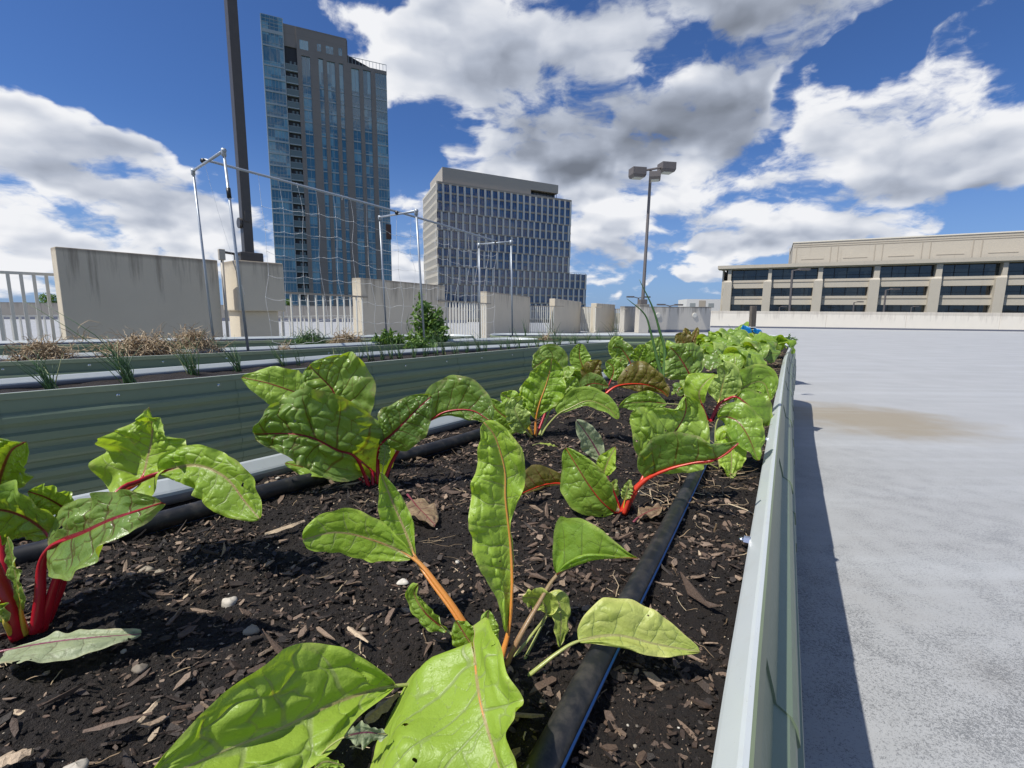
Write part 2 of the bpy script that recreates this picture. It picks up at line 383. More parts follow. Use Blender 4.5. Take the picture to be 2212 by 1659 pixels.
def f_pipe(nt, b):
    p = obj_co(nt); n = nt.noise(p, 30, 5, .7)
    nt.l.new(nt.mix(nt.maprange(n, .42, .72, 0, .6), (.010, .011, .013), (.085, .075, .062)), b.inputs['Base Color'])
M['pipe'] = mat('black_polyethylene', rough=.5, fn=f_pipe)
M['stripe'] = mat('blue_stripe', (.06, .22, .55), .35)
def f_onion(nt, b):
    tone = nt.attr('tone').outputs['Fac']
    nt.l.new(nt.ramp(tone, [(0, (.03, .075, .015)), (.5, (.05, .12, .03)), (.85, (.12, .22, .05)), (1, (.35, .33, .15))]), b.inputs['Base Color'])
M['onion'] = mat('allium_green', rough=.4, fn=f_onion)
def f_bush(nt, b):
    tone = nt.attr('tone').outputs['Fac']
    col = nt.ramp(tone, [(0, (.05, .11, .02)), (.6, (.11, .21, .04)), (1, (.22, .33, .08))])
    nt.l.new(col, b.inputs['Base Color'])
    tr = nt.node('ShaderNodeBsdfTranslucent'); nt.set(tr.inputs[0], nt.mix(.5, col, (.3, .5, .05)))
    mx = nt.node('ShaderNodeMixShader'); mx.inputs[0].default_value = .3
    out = [n for n in nt.n if n.type == 'OUTPUT_MATERIAL'][0]
    nt.l.new(b.outputs[0], mx.inputs[1]); nt.l.new(tr.outputs[0], mx.inputs[2]); nt.l.new(mx.outputs[0], out.inputs[0])
M['bush'] = mat('small_foliage', rough=.45, fn=f_bush)
M['bluetape'] = mat('blue_tape', (.01, .20, .52), .35)
M['wood'] = mat('weathered_stake_wood', rough=.8, fn=lambda nt, b: nt.l.new(nt.ramp(nt.noise(nt.vm('MULTIPLY', obj_co(nt), (30, 30, 2)), 3, 5, .7), [(.3, (.06, .05, .04)), (.7, (.17, .145, .12))]), b.inputs['Base Color']))

def leafmat(name, lo, hi, rib, vein, trans, veinw=.10, spots=.5, tmix=.37, rough=.46, ribmul=1.0, under=None):
    def f(nt, b):
        s = nt.attr('s').outputs['Fac']; t = nt.attr('t').outputs['Fac']; q = nt.attr('q').outputs['Fac']
        rd = nt.attr('rd').outputs['Fac']; cell = nt.attr('cell').outputs['Fac']; hh = nt.attr('bul').outputs['Fac']
        at_ = nt.math('ABSOLUTE', t)
        p = obj_co(nt); oi = nt.node('ShaderNodeObjectInfo').outputs['Random']
        n1 = nt.noise(p, 18, 4, .6); n2 = nt.noise(p, 120, 3, .6)
        base = nt.mix(nt.maprange(nt.math('ADD', nt.math('MULTIPLY', n1, .75), nt.math('MULTIPLY_ADD', oi, .5, -.15)), .25, .75), lo, hi)
        base = nt.mix(nt.maprange(hh, .0, 1.0, .0, .35), base, hi)
        base = nt.mix(nt.maprange(at_, .80, 1.0, 0, .5), base, (hi[0] * 1.5, hi[1] * 1.35, hi[2] * 1.5))
        # lateral veins
        tri = nt.math('PINGPONG', q, .5)
        wv = nt.math('MULTIPLY', nt.math('SUBTRACT', 1.12, at_), veinw)
        v1 = nt.maprange(tri, nt.math('MULTIPLY', wv, .25), wv, 1, 0)
        v1 = nt.math('MULTIPLY', v1, nt.maprange(at_, .70, .97, 1, .15))
        v2 = nt.math('MULTIPLY', nt.maprange(cell, .01, .10, .75, 0), nt.maprange(at_, .75, 1, 1, .3))
        vv = nt.math('MAXIMUM', v1, v2)
        col = nt.mix(nt.math('MULTIPLY', vv, .85), base, vein)
        rb = nt.maprange(rd, .8 * ribmul, 1.15 * ribmul, 1, 0)
        col = nt.mix(rb, col, rib)
        # insect / sun damage
        sp = nt.noise(nt.vm('ADD', p, nt.comb(oi, oi, oi)), 30, 5, .65)
        spm = nt.math('MULTIPLY', nt.maprange(sp, .63, .70), spots)
        edge = nt.math('MULTIPLY', nt.maprange(nt.math('ADD', nt.math('MULTIPLY', at_, .5), nt.math('MULTIPLY', sp, .9)), .93, 1.0), spots)
        spm = nt.math('MAXIMUM', spm, edge)
        col = nt.mix(spm, col, (.36, .29, .15))
        dots = nt.math('MULTIPLY', nt.maprange(nt.noise(p, 330, 2, .5), .72, .76), .5 * spots)
        col = nt.mix(dots, col, (.03, .02, .01))
        if under is not None:
            bf = nt.node('ShaderNodeNewGeometry').outputs['Backfacing']
            col = nt.mix(nt.math('MULTIPLY', bf, .45), col, under)
        nt.l.new(col, b.inputs['Base Color'])
        b.inputs['Specular IOR Level'].default_value = .5
        nt.l.new(nt.math('MULTIPLY_ADD', n2, .22, rough - .14), b.inputs['Roughness'])
        wr = nt.noise(nt.vm('ADD', p, nt.vm('MULTIPLY', nt.comb(n2, n2, n2), (.006, .006, .006))), 95, 3, .6)
        bm = nt.bump(nt.math('ADD', nt.math('SUBTRACT', nt.math('MULTIPLY', n2, .25), nt.math('MULTIPLY', vv, .8)), nt.math('MULTIPLY', wr, 2.6)), .42, .0016)
        nt.l.new(bm, b.inputs['Normal'])
        tr = nt.node('ShaderNodeBsdfTranslucent')
        tcol = nt.mix(nt.math('MULTIPLY', vv, .75), trans, (trans[0] * .55 + vein[0] * .5, trans[1] * .38, trans[2] * .5))
        tcol = nt.mix(nt.math('MAXIMUM', rb, nt.math('MULTIPLY', spm, .6)), tcol, rib)
        tcol = nt.mix(nt.maprange(n1, .3, .7, 0, .35), tcol, (trans[0] * .6, trans[1] * .72, trans[2] * .6))
        nt.set(tr.inputs[0], tcol); nt.l.new(bm, tr.inputs['Normal'])
        mx = nt.node('ShaderNodeMixShader'); mx.inputs[0].default_value = tmix
        out = [n for n in nt.n if n.type == 'OUTPUT_MATERIAL'][0]
        nt.l.new(b.outputs[0], mx.inputs[1]); nt.l.new(tr.outputs[0], mx.inputs[2])
        # small insect holes
        hole = nt.maprange(nt.noise(nt.vm('ADD', p, nt.comb(oi, oi, oi)), 55, 2, .5), .735, .742)
        tp = nt.node('ShaderNodeBsdfTransparent'); m2 = nt.node('ShaderNodeMixShader'); nt.l.new(nt.math('MULTIPLY', hole, nt.maprange(rb, .0, .5, 1, 0)), m2.inputs[0])
        nt.l.new(mx.outputs[0], m2.inputs[1]); nt.l.new(tp.outputs[0], m2.inputs[2]); nt.l.new(m2.outputs[0], out.inputs[0])
    return mat(name, fn=f)
L_ = {}
L_['lime'] = leafmat('leaf_lime', (.21, .37, .030), (.36, .53, .065), (.46, .40, .16), (.32, .42, .13), (.56, .76, .03), veinw=.07, spots=.25, tmix=.38)
L_['pale'] = leafmat('leaf_pale_yellow', (.40, .50, .09), (.62, .66, .20), (.42, .40, .16), (.32, .40, .12), (.55, .68, .06), veinw=.06, spots=.12, tmix=.37)
L_['redv'] = leafmat('leaf_green_red_vein', (.095, .19, .035), (.25, .37, .085), (.26, .012, .020), (.10, .035, .018), (.48, .66, .02), veinw=.075, spots=.45, tmix=.35, rough=.33)
L_['mid'] = leafmat('leaf_mid_green', (.165, .30, .032), (.31, .46, .075), (.24, .06, .03), (.15, .22, .05), (.52, .72, .03), veinw=.06, spots=.25, tmix=.37, rough=.36)
L_['savoy'] = leafmat('leaf_savoy', (.19, .32, .045), (.42, .55, .15), (.30, .30, .10), (.16, .25, .06), (.54, .72, .04), veinw=.05, spots=.2, tmix=.37, rough=.36)
L_['bronze'] = leafmat('leaf_bronze', (.11, .10, .024), (.22, .19, .045), (.34, .02, .012), (.12, .015, .012), (.55, .46, .02), veinw=.10, spots=.35, tmix=.37)
L_['grey'] = leafmat('leaf_fallen_pale', (.24, .29, .15), (.32, .37, .21), (.20, .05, .09), (.21, .22, .13), (.30, .4, .1), veinw=.05, spots=.5, tmix=.15, rough=.55)
L_['dry'] = leafmat('leaf_withered', (.20, .13, .08), (.33, .24, .13), (.20, .03, .04), (.15, .07, .05), (.3, .25, .1), veinw=.09, spots=.8, tmix=.2, rough=.65)
def stalkmat(name, a, b_, tr=.15):
    def f(nt, b):
        p = obj_co(nt); n = nt.noise(nt.vm('MULTIPLY', p, (1, 1, .25)), 60, 4, .6); k = nt.attr('k').outputs['Fac']
        col = nt.mix(nt.math('ADD', nt.math('MULTIPLY', n, .6), nt.math('MULTIPLY', k, .5), clamp=True), a, b_)
        nt.l.new(col, b.inputs['Base Color']); b.inputs['Subsurface Weight'].default_value = tr
        b.inputs['Subsurface Radius'].default_value = (.01, .004, .002); b.inputs['Subsurface Scale'].default_value = .5
        nt.l.new(nt.bump(nt.noise(nt.vm('MULTIPLY', p, (1, 1, .15)), 220, 3, .6), .3, .001), b.inputs['Normal'])
    return mat(name, rough=.34, fn=f)
S_ = {'red': stalkmat('stalk_crimson', (.42, .006, .018), (.30, .010, .020)), 'orange': stalkmat('stalk_orange', (.62, .17, .020), (.55, .33, .09)),
      'brown': stalkmat('stalk_brown_green', (.30, .14, .09), (.26, .24, .10)), 'lime': stalkmat('stalk_pale_green', (.32, .36, .10), (.36, .38, .14)),
      'yellow': stalkmat('stalk_yellow', (.60, .40, .03), (.50, .45, .08)), 'scarlet': stalkmat('stalk_scarlet', (.60, .035, .015), (.50, .05, .015)),
      'dead': stalkmat('stalk_withered', (.20, .03, .06), (.24, .08, .08))}

# ------------------------------------------------------------------ ground and deck
def plane(name, pts, z, m, kind='structure'):
    mb = MB(); mb.add([(x, y, z) for x, y in pts], [tuple(range(len(pts)))])
    o = mb.build(name, m); o['kind'] = kind; return o
M['land'] = mat('distant_land', (.07, .085, .05), .9)
plane('ground', [(-9000, -9000), (9000, -9000), (9000, 9000), (-9000, 9000)], -14.0, M['land'])
mb = MB(); mb.box((-75, -14, -1.2), (150, 0, 0), (0, 66, 0), (0, 0, 1.2)); o = mb.build('parking_deck', M['deck']); o['kind'] = 'structure'

# ------------------------------------------------------------------ parapet walls, railings
def xy(p): return np.array([p[0], p[1], 0.0])
def zat(X, Y, py):
    lo, hi = -14., min(260., 1.2 + .9 * Y * math.cos(PITCH) / math.sin(PITCH))
    for _ in range(60):
        mid = (lo + hi) / 2; q = np.array([X, Y, mid]) - CAM; yy = 829.5 - F * (q @ up) / (q @ fw)
        if yy > py: lo = mid
        else: hi = mid
    return (lo + hi) / 2
def wall(name, label, a, b, h0, h1, th, m, z0=0.0, cat='wall', group=None, bevel=.015, parent=None, base=True):
    a, b = xy(a), xy(b); d = (b - a) / np.linalg.norm(b - a); n = np.array([-d[1], d[0], 0]) * th
    mb = MB(); Z = np.array([0, 0, 1.0])
    mb.hexa([a + Z * z0, b + Z * z0, b + n + Z * z0, a + n + Z * z0, a + Z * h0, b + Z * h1, b + n + Z * h1, a + n + Z * h0])
    o = mb.build(name, m, parent, loc=a, bevel=bevel)
    if parent is None: tag(o, label, cat, group)
    return o, d, n
G = 'parapet wall blocks in a row'
W1a, W1b = at(118, 532, 1.95), at(470, 562, 1.95)
wall('parapet_wall', 'long cream parapet wall block nearest on the left, streaked dark along its top', W1a, W1b, 1.95, 1.95, .22, M['conc'], group=G)
W2a, W2b = at(779, 600, 1.95), at(961, 617, 1.95)
wall('parapet_wall', 'cream parapet wall block behind the leafy bush and the middle of the net', W2a, W2b, 1.95, 1.95, .28, M['conc'], group=G)
W3a, W3b = at(1052, 629.5, 1.95), at(1145.5, 641, 1.95)
wall('parapet_wall', 'cream parapet wall block between the two farthest trellis posts', W3a, W3b, 1.95, 1.95, .30, M['conc'], group=G)
W4a = atY(1199, 645, 25.6); W4b = atY(1256, 652, 29.0)
wall('parapet_wall', 'cream parapet wall block just right of the last trellis post', W4a, W4b, W4a[2], W4b[2], .32, M['conc'], group=G)
W5a = atY(1289, 655, 28.3); W5b = atY(1329, 658, 31)
wall('parapet_wall', 'small far parapet wall block between two short railings', W5a, W5b, W5a[2], W5b[2], .35, M['conc'], group=G)
W6a = atY(1350, 661.5, 29.3); W6b = atY(1379, 662, 31.5)
wall('parapet_wall', 'farthest small parapet wall block beside the lamp post', W6a, W6b, W6a[2], W6b[2], .3, M['conc_mid'], group=G)
def railing(label, a, b, n, h, rr=.012, z0=0.05, over=.25, low=None, top='rail_top'):
    a, b = xy(a), xy(b); d = (b - a); L = np.linalg.norm(d); d /= L
    r = empty('railing', a, label, 'railing', 'white railings between the wall blocks')
    mb = MB(); s = np.array([-d[1], d[0], 0])
    mb.box(a - d * over - s * .02 + (0, 0, h - .03), d * (L + 2 * over), s * .05, (0, 0, .035)); mb.build('top_rail', M[top], r)
    mb = MB(); mb.box(a - d * .02 - s * .01 + (0, 0, z0 + .05), d * (L + .04), s * .03, (0, 0, .04)); mb.build('bottom_rail', M['rail'], r)
    if low:
        mb = MB(); mb.box(a - s * .01 + (0, 0, low), d * L, s * .03, (0, 0, .04)); mb.build('middle_rail', M['rail'], r)
    bar = None
    for i in range(n):
        p = a + d * L * (i + .5) / n
        if bar is None:
            mb = MB(); mb.box(p - d * rr - s * rr + (0, 0, z0), d * 2 * rr, s * 2 * rr, (0, 0, h - z0 - .03)); bar = mb.build('bar', M['rail'], r); q0 = p
        else:
            c = bar.copy(); C.objects.link(c); c.parent = r; c.location = (p - q0).tolist()
    return r
fdir = (W1b - W1a) / np.linalg.norm(W1b - W1a)
RA = at(-60, 583, 1.63); RB = at(112, 591, 1.63)
railing('white railing left of the long wall block, at the left edge of the photo', RA, RB, 6, 1.63, .017, low=None, top='rail')
RB = at(772, 633, 1.60); PR = at(600, 630, 1.60); PR = xy(atY(598, 640, 8.9))
RB2 = xy(W2a) * 1.0 + np.array([.05, .1, 0])
railing('white railing between the lamp pedestal and the block behind the net', PR, RB2, 12, zat(W2a[0], W2a[1], 640), .014)
railing('white railing seen right of the leafy bush', W2b, W3a, 16, zat(W3a[0], W3a[1], 655), .019, over=.5)
railing('white railing behind the second onion tuft, before the block right of the trellis', W3b, W4a, 12, zat(W4a[0], W4a[1], 661), .024, over=.5)
railing('short white railing just before the small far wall block', W4b, W5a, 10, zat(W5a[0], W5a[1], 663), .030, over=.4)
railing('shortest and farthest white railing next to the lamp post wall', W5b, W6a, 6, zat(W6a[0], W6a[1], 667), .030, over=.4)
# second, lower railing of the ramp beyond
q0 = atY(560, 682, 13.0); q1 = atY(930, 680, 24.0)
railing('low white railing of the ramp beyond, seen through the nearer bars', q0, q1, 34, 1.0, .014, over=.1, top='rail')
q0 = atY(-120, 690, 9.0); q1 = atY(150, 688, 12.0)
railing('low white railing of the ramp beyond, behind the railing at the left edge', q0, q1, 14, 1.0, .016, over=.1, top='rail')
# far parapet on the other side of the ramp, shade put into its colour
def banded_wall(label, a, b, h0, h1, th, m, cuts=(), group=None, band=.16):
    """parapet made of panels with open joints and a dark band along its foot"""
    a, b = xy(a), xy(b); L = np.linalg.norm(b - a); d = (b - a) / L; s = np.array([-d[1], d[0], 0])
    r = empty('parapet_wall', a, label, 'wall', group)
    c = [0] + list(cuts) + [L]
    for i in range(len(c) - 1):
        p = a + d * (c[i] + (.02 if i else 0)); q = a + d * c[i + 1]
        wall('wall_panel', None, p, q, h0 + (h1 - h0) * c[i] / L, h0 + (h1 - h0) * c[i + 1] / L, th, m, parent=r, bevel=.01)
    mb = MB(); mb.box(a - s * .02 + (0, 0, .002), d * L, s * (.018), (0, 0, band)); mb.build('base_band', M['base_band'], r)
    mb = MB(); mb.box(a + s * .05 + (0, 0, .002), d * L, s * (th - .1), (0, 0, min(h0, h1) - .05)); mb.build('wall_core', M['base_band'], r)
    return r, a, d, s
banded_wall('long far parapet coloured as if in shade, seen through the railings on the left', (-52, 45), (-4.4, 47.5), 1.55, 1.5, .25, M['conc_painted_shade'], [8, 16, 24, 32, 40], band=.3)
# weathered middle wall
Ma = xy(at(1386, 718, 0)); Mb = xy(at(1533, 718, 0))
wm, ma, md, ms = banded_wall('weathered grey parapet wall with round plates right of the lamp post', Ma, Mb, zat(Ma[0], Ma[1], 662), zat(Mb[0], Mb[1], 663), .3, M['conc_mid'])
for i, (px, lab) in enumerate([(1497, 'round white plate at the right end of the weathered wall'), (1418.5, 'round white plate on the weathered wall near the lamp post')]):
    t = np.interp(px, [1386, 1533], [0, 1]); p = ma + (Mb - Ma) * t; p[2] = zat(p[0], p[1], 681)
    mb = MB(); k = 24; ang = np.arange(k) * 2 * math.pi / k
    ring = lambda rr, off: p + ms * off + rr * (np.cos(ang)[:, None] * md + np.sin(ang)[:, None] * np.array([0, 0, 1]))
    V = np.vstack([ring(.16, -.002), ring(.16, -.03), ring(.13, -.045)])
    mb.add(V, [(a_, (a_ + 1) % k, k + (a_ + 1) % k, k + a_) for a_ in range(k)] + [(k + a_, k + (a_ + 1) % k, 2 * k + (a_ + 1) % k, 2 * k + a_) for a_ in range(k)] + [tuple(range(2 * k, 3 * k))])
    tag(mb.build('wall_plate', M['rail'], loc=p), lab, 'wall plate', 'round white plates on the wall')
# right parapet
Ra = xy(at(1534, 707.3, 0)); Rb = xy(at(2230, 716.5, 0)); Rd = (Rb - Ra) / np.linalg.norm(Rb - Ra)
def tpx(a, d, px, py=690):  # distance along a + t d whose projection has this px
    lo, hi = 0., 400.
    for _ in range(60):
        m_ = (lo + hi) / 2; q = a + d * m_ + np.array([0, 0, 1.2]) - CAM; x = 1106 + F * (q @ rt) / (q @ fw)
        lo, hi = (m_, hi) if x < px else (lo, m_)
    return lo
cuts = [tpx(Ra, Rd, 1786), tpx(Ra, Rd, 1959), tpx(Ra, Rd, 2162)]
Re = Ra + Rd * (tpx(Ra, Rd, 2230) + 14)
banded_wall('pale smooth parapet wall across the far side of the empty deck', Ra, Re, zat(Ra[0], Ra[1], 671.5), 1.5, .3, M['conc_white'], cuts, band=.13)

# lamp pedestal with the tall pole, conduit
pd0 = at(508, 561, 1.97); pd1 = at(612, 569, 1.97)
r = empty('lamp_pedestal', xy(pd0), 'cream concrete pedestal under the tall dark pole, wider above than below', 'pedestal')
d = xy(pd1) - xy(pd0); L = np.linalg.norm(d); d /= L; s = np.array([-d[1], d[0], 0])
zb = zat(pd0[0], pd0[1], 672)
mb = MB(); a = xy(pd0); zz = np.array([0, 0, 1.])
mb.hexa([a + zz * zb, a + d * L + zz * zb, a + d * L + s * .75 + zz * zb, a + s * .75 + zz * zb, a + zz * 1.97, a + d * L + zz * 1.97, a + d * L + s * .75 + zz * 1.97, a + s * .75 + zz * 1.97])
mb.build('upper_block', M['conc'], r, bevel=.02)
mb = MB(); a2 = a + d * .06 + s * .1
mb.box(a2, d * (L * .8), s * .6, (0, 0, zb + .01)); mb.build('lower_column', M['conc'], r, bevel=.02)
pc = a + d * L * .42 + s * .33
r = empty('lamp_post', pc + (0, 0, 1.97), 'tall square bronze lamp pole rising from the cream pedestal out of the photo', 'lamp post')
rz = math.atan2(d[1], d[0])
mb = MB(); mb.cbox(pc + (0, 0, 1.97), .36, .36, .155, rz); mb.build('base_cover', M['pole'], r, bevel=.02)
mb = MB(); mb.cbox(pc + (0, 0, 2.12), .150, .150, 7.4, rz); mb.build('pole', M['pole'], r, bevel=.012)
mb = MB(); c = pc + (0, 0, 2.62) - s * .078; mb.cbox(c, .09, .03, .17, rz); mb.build('hand_hole_cover', M['pole'], r, bevel=.008)
mb = MB(); c = pc + (0, 0, 2.60) - d * .105; mb.tube([c - d * .015, c + d * .02], .085, 18); mb.build('round_cover', M['pole'], r)
for k_, sg in enumerate((1, -1)):
    mb = MB(); c = pc + (0, 0, 9.35) + d * sg * .55; mb.cbox(c, .62, .42, .26, rz); mb.build('lamp_head', M['pole'], r, bevel=.02)
    mb = MB(); c = pc + (0, 0, 9.46) + d * sg * .17; mb.cbox(c, .20, .06, .06, rz); mb.build('arm', M['pole'], r)
c0 = at(471, 536, 2.0); c0 = np.array([W1b[0], W1b[1], 0]) + fdir * .04; nrm = np.array([fdir[1], -fdir[0], 0])
r = empty('conduit', c0, 'thin cream conduit pipe running up the wall beside the pedestal', 'conduit')
zt = zat(c0[0], c0[1], 540)
mb = MB(); mb.tube([c0 + nrm * .06 + (0, 0, .0), c0 + nrm * .06 + (0, 0, zt - .1)], .022, 10); mb.build('riser', M['conduit'], r, smooth=True)
mb = MB(); mb.cbox(c0 + nrm * .06 + (0, 0, zt - .16), .09, .07, .17, rz); mb.build('junction_box', M['conduit'], r, bevel=.01)
mb = MB(); mb.tube([c0 + nrm * .06 + (0, 0, zt - .03), pc - d * .19 + (0, 0, zt - .02)], .02, 8); mb.build('cross_pipe', M['pole'], r, smooth=True)

# far lamp post with three heads
lb = atY(1388, 657, 28.9); lbz = lb[2]
fd = md; fs = ms
r = empty('lamp_post', lb, 'slim parking lamp post with three boxy heads standing above the far wall', 'lamp post')
mb = MB(); mb.cbox((lb[0], lb[1], 0), .62, .62, lbz, .15); mb.build('concrete_base', M['conc_mid'], r, bevel=.02)
mb = MB(); mb.cbox(lb, .42, .42, .28, .15); mb.build('base_cover', M['pole_far'], r, bevel=.02)
top = atY(1406, 366, 28.9); tz = top[2]
mb = MB(); mb.tube([lb + (0, 0, .2), (lb + top) / 2, top], [.105, .09, .08], 4); mb.build('pole', M['pole_far'], r)
def head(px, py, w, h, rzz, Y, name='lamp_head'):
    c = atY(px, py, Y)
    ca, sa = math.cos(rzz), math.sin(rzz); ux = np.array([ca, sa, 0]); uy = np.array([-sa, ca, 0])
    mb = MB()
    b0 = [c + ux * x_ * w * .42 + uy * y_ * w * .38 + (0, 0, -h / 2) for x_, y_ in ((-1, -1), (1, -1), (1, 1), (-1, 1))]
    t0 = [c + ux * x_ * w * .5 + uy * y_ * w * .42 + (0, 0, -h / 4) for x_, y_ in ((-1, -1), (1, -1), (1, 1), (-1, 1))]
    t1 = [c + ux * x_ * w * .5 + uy * y_ * w * .42 + (0, 0, h / 2) for x_, y_ in ((-1, -1), (1, -1), (1, 1), (-1, 1))]
    mb.hexa(t0 + t1); mb.hexa(b0 + [q - np.array([0, 0, .003]) for q in t0]); hd = mb.build(name, M['pole_far'], r, bevel=.015)
    l0 = [c + ux * x_ * w * .34 + uy * y_ * w * .30 + (0, 0, -h / 2 - .03) for x_, y_ in ((-1, -1), (1, -1), (1, 1), (-1, 1))]
    l1 = [q + np.array([0, 0, .028]) for q in l0]
    mb = MB(); mb.hexa(l0 + l1); mb.build('lens', M['lens_glass'], hd if False else r)
head(1377, 374, .80, .52, .18, 28.6); head(1440, 363, .84, .52, .18, 29.4); head(1415, 381, .72, .40, 1.3, 28.2)
mb = MB(); mb.tube([atY(1377, 370, 28.6), top, atY(1440, 360, 29.4)], .06, 4); mb.build('arm', M['pole_far'], r)

# ------------------------------------------------------------------ far buildings
def f_glass(c1, c2, rough=.06):
    def f(nt, b):
        p = obj_co(nt); cell = nt.node('ShaderNodeTexWhiteNoise', noise_dimensions='3D')
        nt.l.new(nt.vm('FLOOR', nt.vm('MULTIPLY', p, (.45, .45, .32))), cell.inputs[0])
        col = nt.mix(nt.maprange(cell.outputs[0], .35, .9), c1, c2)
        nt.l.new(col, b.inputs['Base Color']); b.inputs['Roughness'].default_value = rough
        nt.l.new(nt.bump(nt.noise(p, .35, 2, .5), .06, .6), b.inputs['Normal'])
        b.inputs['Specular IOR Level'].default_value = .9
    return f
M['glass_teal'] = mat('teal_curtain_glass', fn=f_glass((.045, .16, .24), (.15, .34, .43)))
M['glass_navy'] = mat('navy_office_glass', fn=f_glass((.02, .06, .17), (.05, .13, .27)))
M['glass_dark'] = mat('dark_ribbon_glass', fn=f_glass((.012, .015, .016), (.06, .065, .055)))
M['glass_pale'] = mat('balcony_glass', (.11, .16, .165), .2)
def f_tconc(nt, b):
    p = obj_co(nt); n = nt.noise(p, .12, 5, .6); x, y, z = nt.sep(p)
    br = nt.math('PINGPONG', nt.math('ADD', z, 1.0), 1.55); ln = nt.maprange(br, .0, .06, .35, 0)
    col = nt.mix(n, (.205, .185, .165), (.265, .24, .215)); nt.l.new(nt.mix(ln, col, (.08, .07, .06)), b.inputs['Base Color'])
M['t_conc'] = mat('tower_concrete', rough=.8, fn=f_tconc)
M['t_white'] = mat('tower_white_trim', (.36, .42, .43), .5)
M['t_dark'] = mat('tower_dark_recess', (.03, .032, .036), .7)
M['o_pier'] = mat('office_grey_pier', (.74, .72, .66), .6)
M['o_span'] = mat('office_tan_spandrel', (.42, .36, .285), .6)
def f_pent(nt, b):
    x, y, z = nt.sep(obj_co(nt)); w = nt.maprange(nt.math('PINGPONG', z, .22), 0, .04, .45, 0)
    nt.l.new(nt.mix(w, (.46, .41, .34), (.26, .235, .195)), b.inputs['Base Color'])
M['o_pent'] = mat('office_ribbed_cladding', rough=.55, fn=f_pent)
def f_beige(nt, b):
    p = obj_co(nt); n = nt.noise(p, .5, 5, .65); n2 = nt.noise(nt.vm('MULTIPLY', p, (1, 1, .08)), 1.5, 5, .7)
    col = nt.mix(n, (.475, .43, .35), (.55, .50, .41)); col = nt.mix(nt.maprange(n2, .55, .75, 0, .3), col, (.28, .23, .17))
    nt.l.new(col, b.inputs['Base Color'])
M['beige'] = mat('beige_precast', rough=.85, fn=f_beige)
M['beige_dk'] = mat('beige_precast_groove', (.40, .355, .285), .9)

class Facade:
    """local frame: origin o, u along the face, n outward"""
    def __init__(s, o, u, flip=False):
        s.o = np.array(o, float); s.u = np.array(u, float); s.n = np.array([s.u[1], -s.u[0], 0]) * (-1 if flip else 1)
    def P(s, a, z, out=0.0): return s.o + s.u * a + s.n * out + np.array([0, 0, z])
    def box(s, mb, a0, a1, z0, z1, o0, o1, m=0):
        P = s.P; c = [P(a0, z0, o1), P(a1, z0, o1), P(a1, z0, o0), P(a0, z0, o0), P(a0, z1, o1), P(a1, z1, o1), P(a1, z1, o0), P(a0, z1, o0)]
        mb.hexa(c, m)
    def px(s, target):  # distance along u that projects to this column at eye level
        lo, hi = -30., 300.
        for _ in range(60):
            m_ = (lo + hi) / 2; q = s.P(m_, 1.2) - CAM; x = 1106 + F * (q @ rt) / (q @ fw)
            lo, hi = (m_, hi) if x < target else (lo, m_)
        return lo
def windows(fac, cells, mats, r, cap=100, name='window', mull=1, frame=.07, sill=True):
    """cells: (a0,a1,z0,z1,dep). the first cap are parts, the rest one part"""
    rest = MB(); k = 0
    for c in cells:
        a0, a1, z0, z1, dep = c[:5]; nm = c[5] if len(c) > 5 else mull
        mb = MB() if k < cap else rest
        fac.box(mb, a0, a1, z0, z1, -dep - .1, -dep, 0)
        fr = frame
        for j in range(nm):
            am = a0 + (a1 - a0) * (j + 1) / (nm + 1); fac.box(mb, am - fr / 2, am + fr / 2, z0, z1, -dep - .05, -dep + .08, 1)
        fac.box(mb, a0, a0 + fr, z0, z1, -dep - .04, -dep + .07, 1); fac.box(mb, a1 - fr, a1, z0, z1, -dep - .04, -dep + .07, 1)
        if sill:
            fac.box(mb, a0 + fr, a1 - fr, z0, z0 + .34, -dep - .03, -dep + .12, 1)
            fac.box(mb, a0 + fr, a1 - fr, z0 + .95, z0 + 1.02, -dep - .03, -dep + .06, 1)
        if k < cap: mb.build(name, mats, r)
        k += 1
    if k > cap: o = rest.build(name, mats, r); o['kind'] = 'stuff'

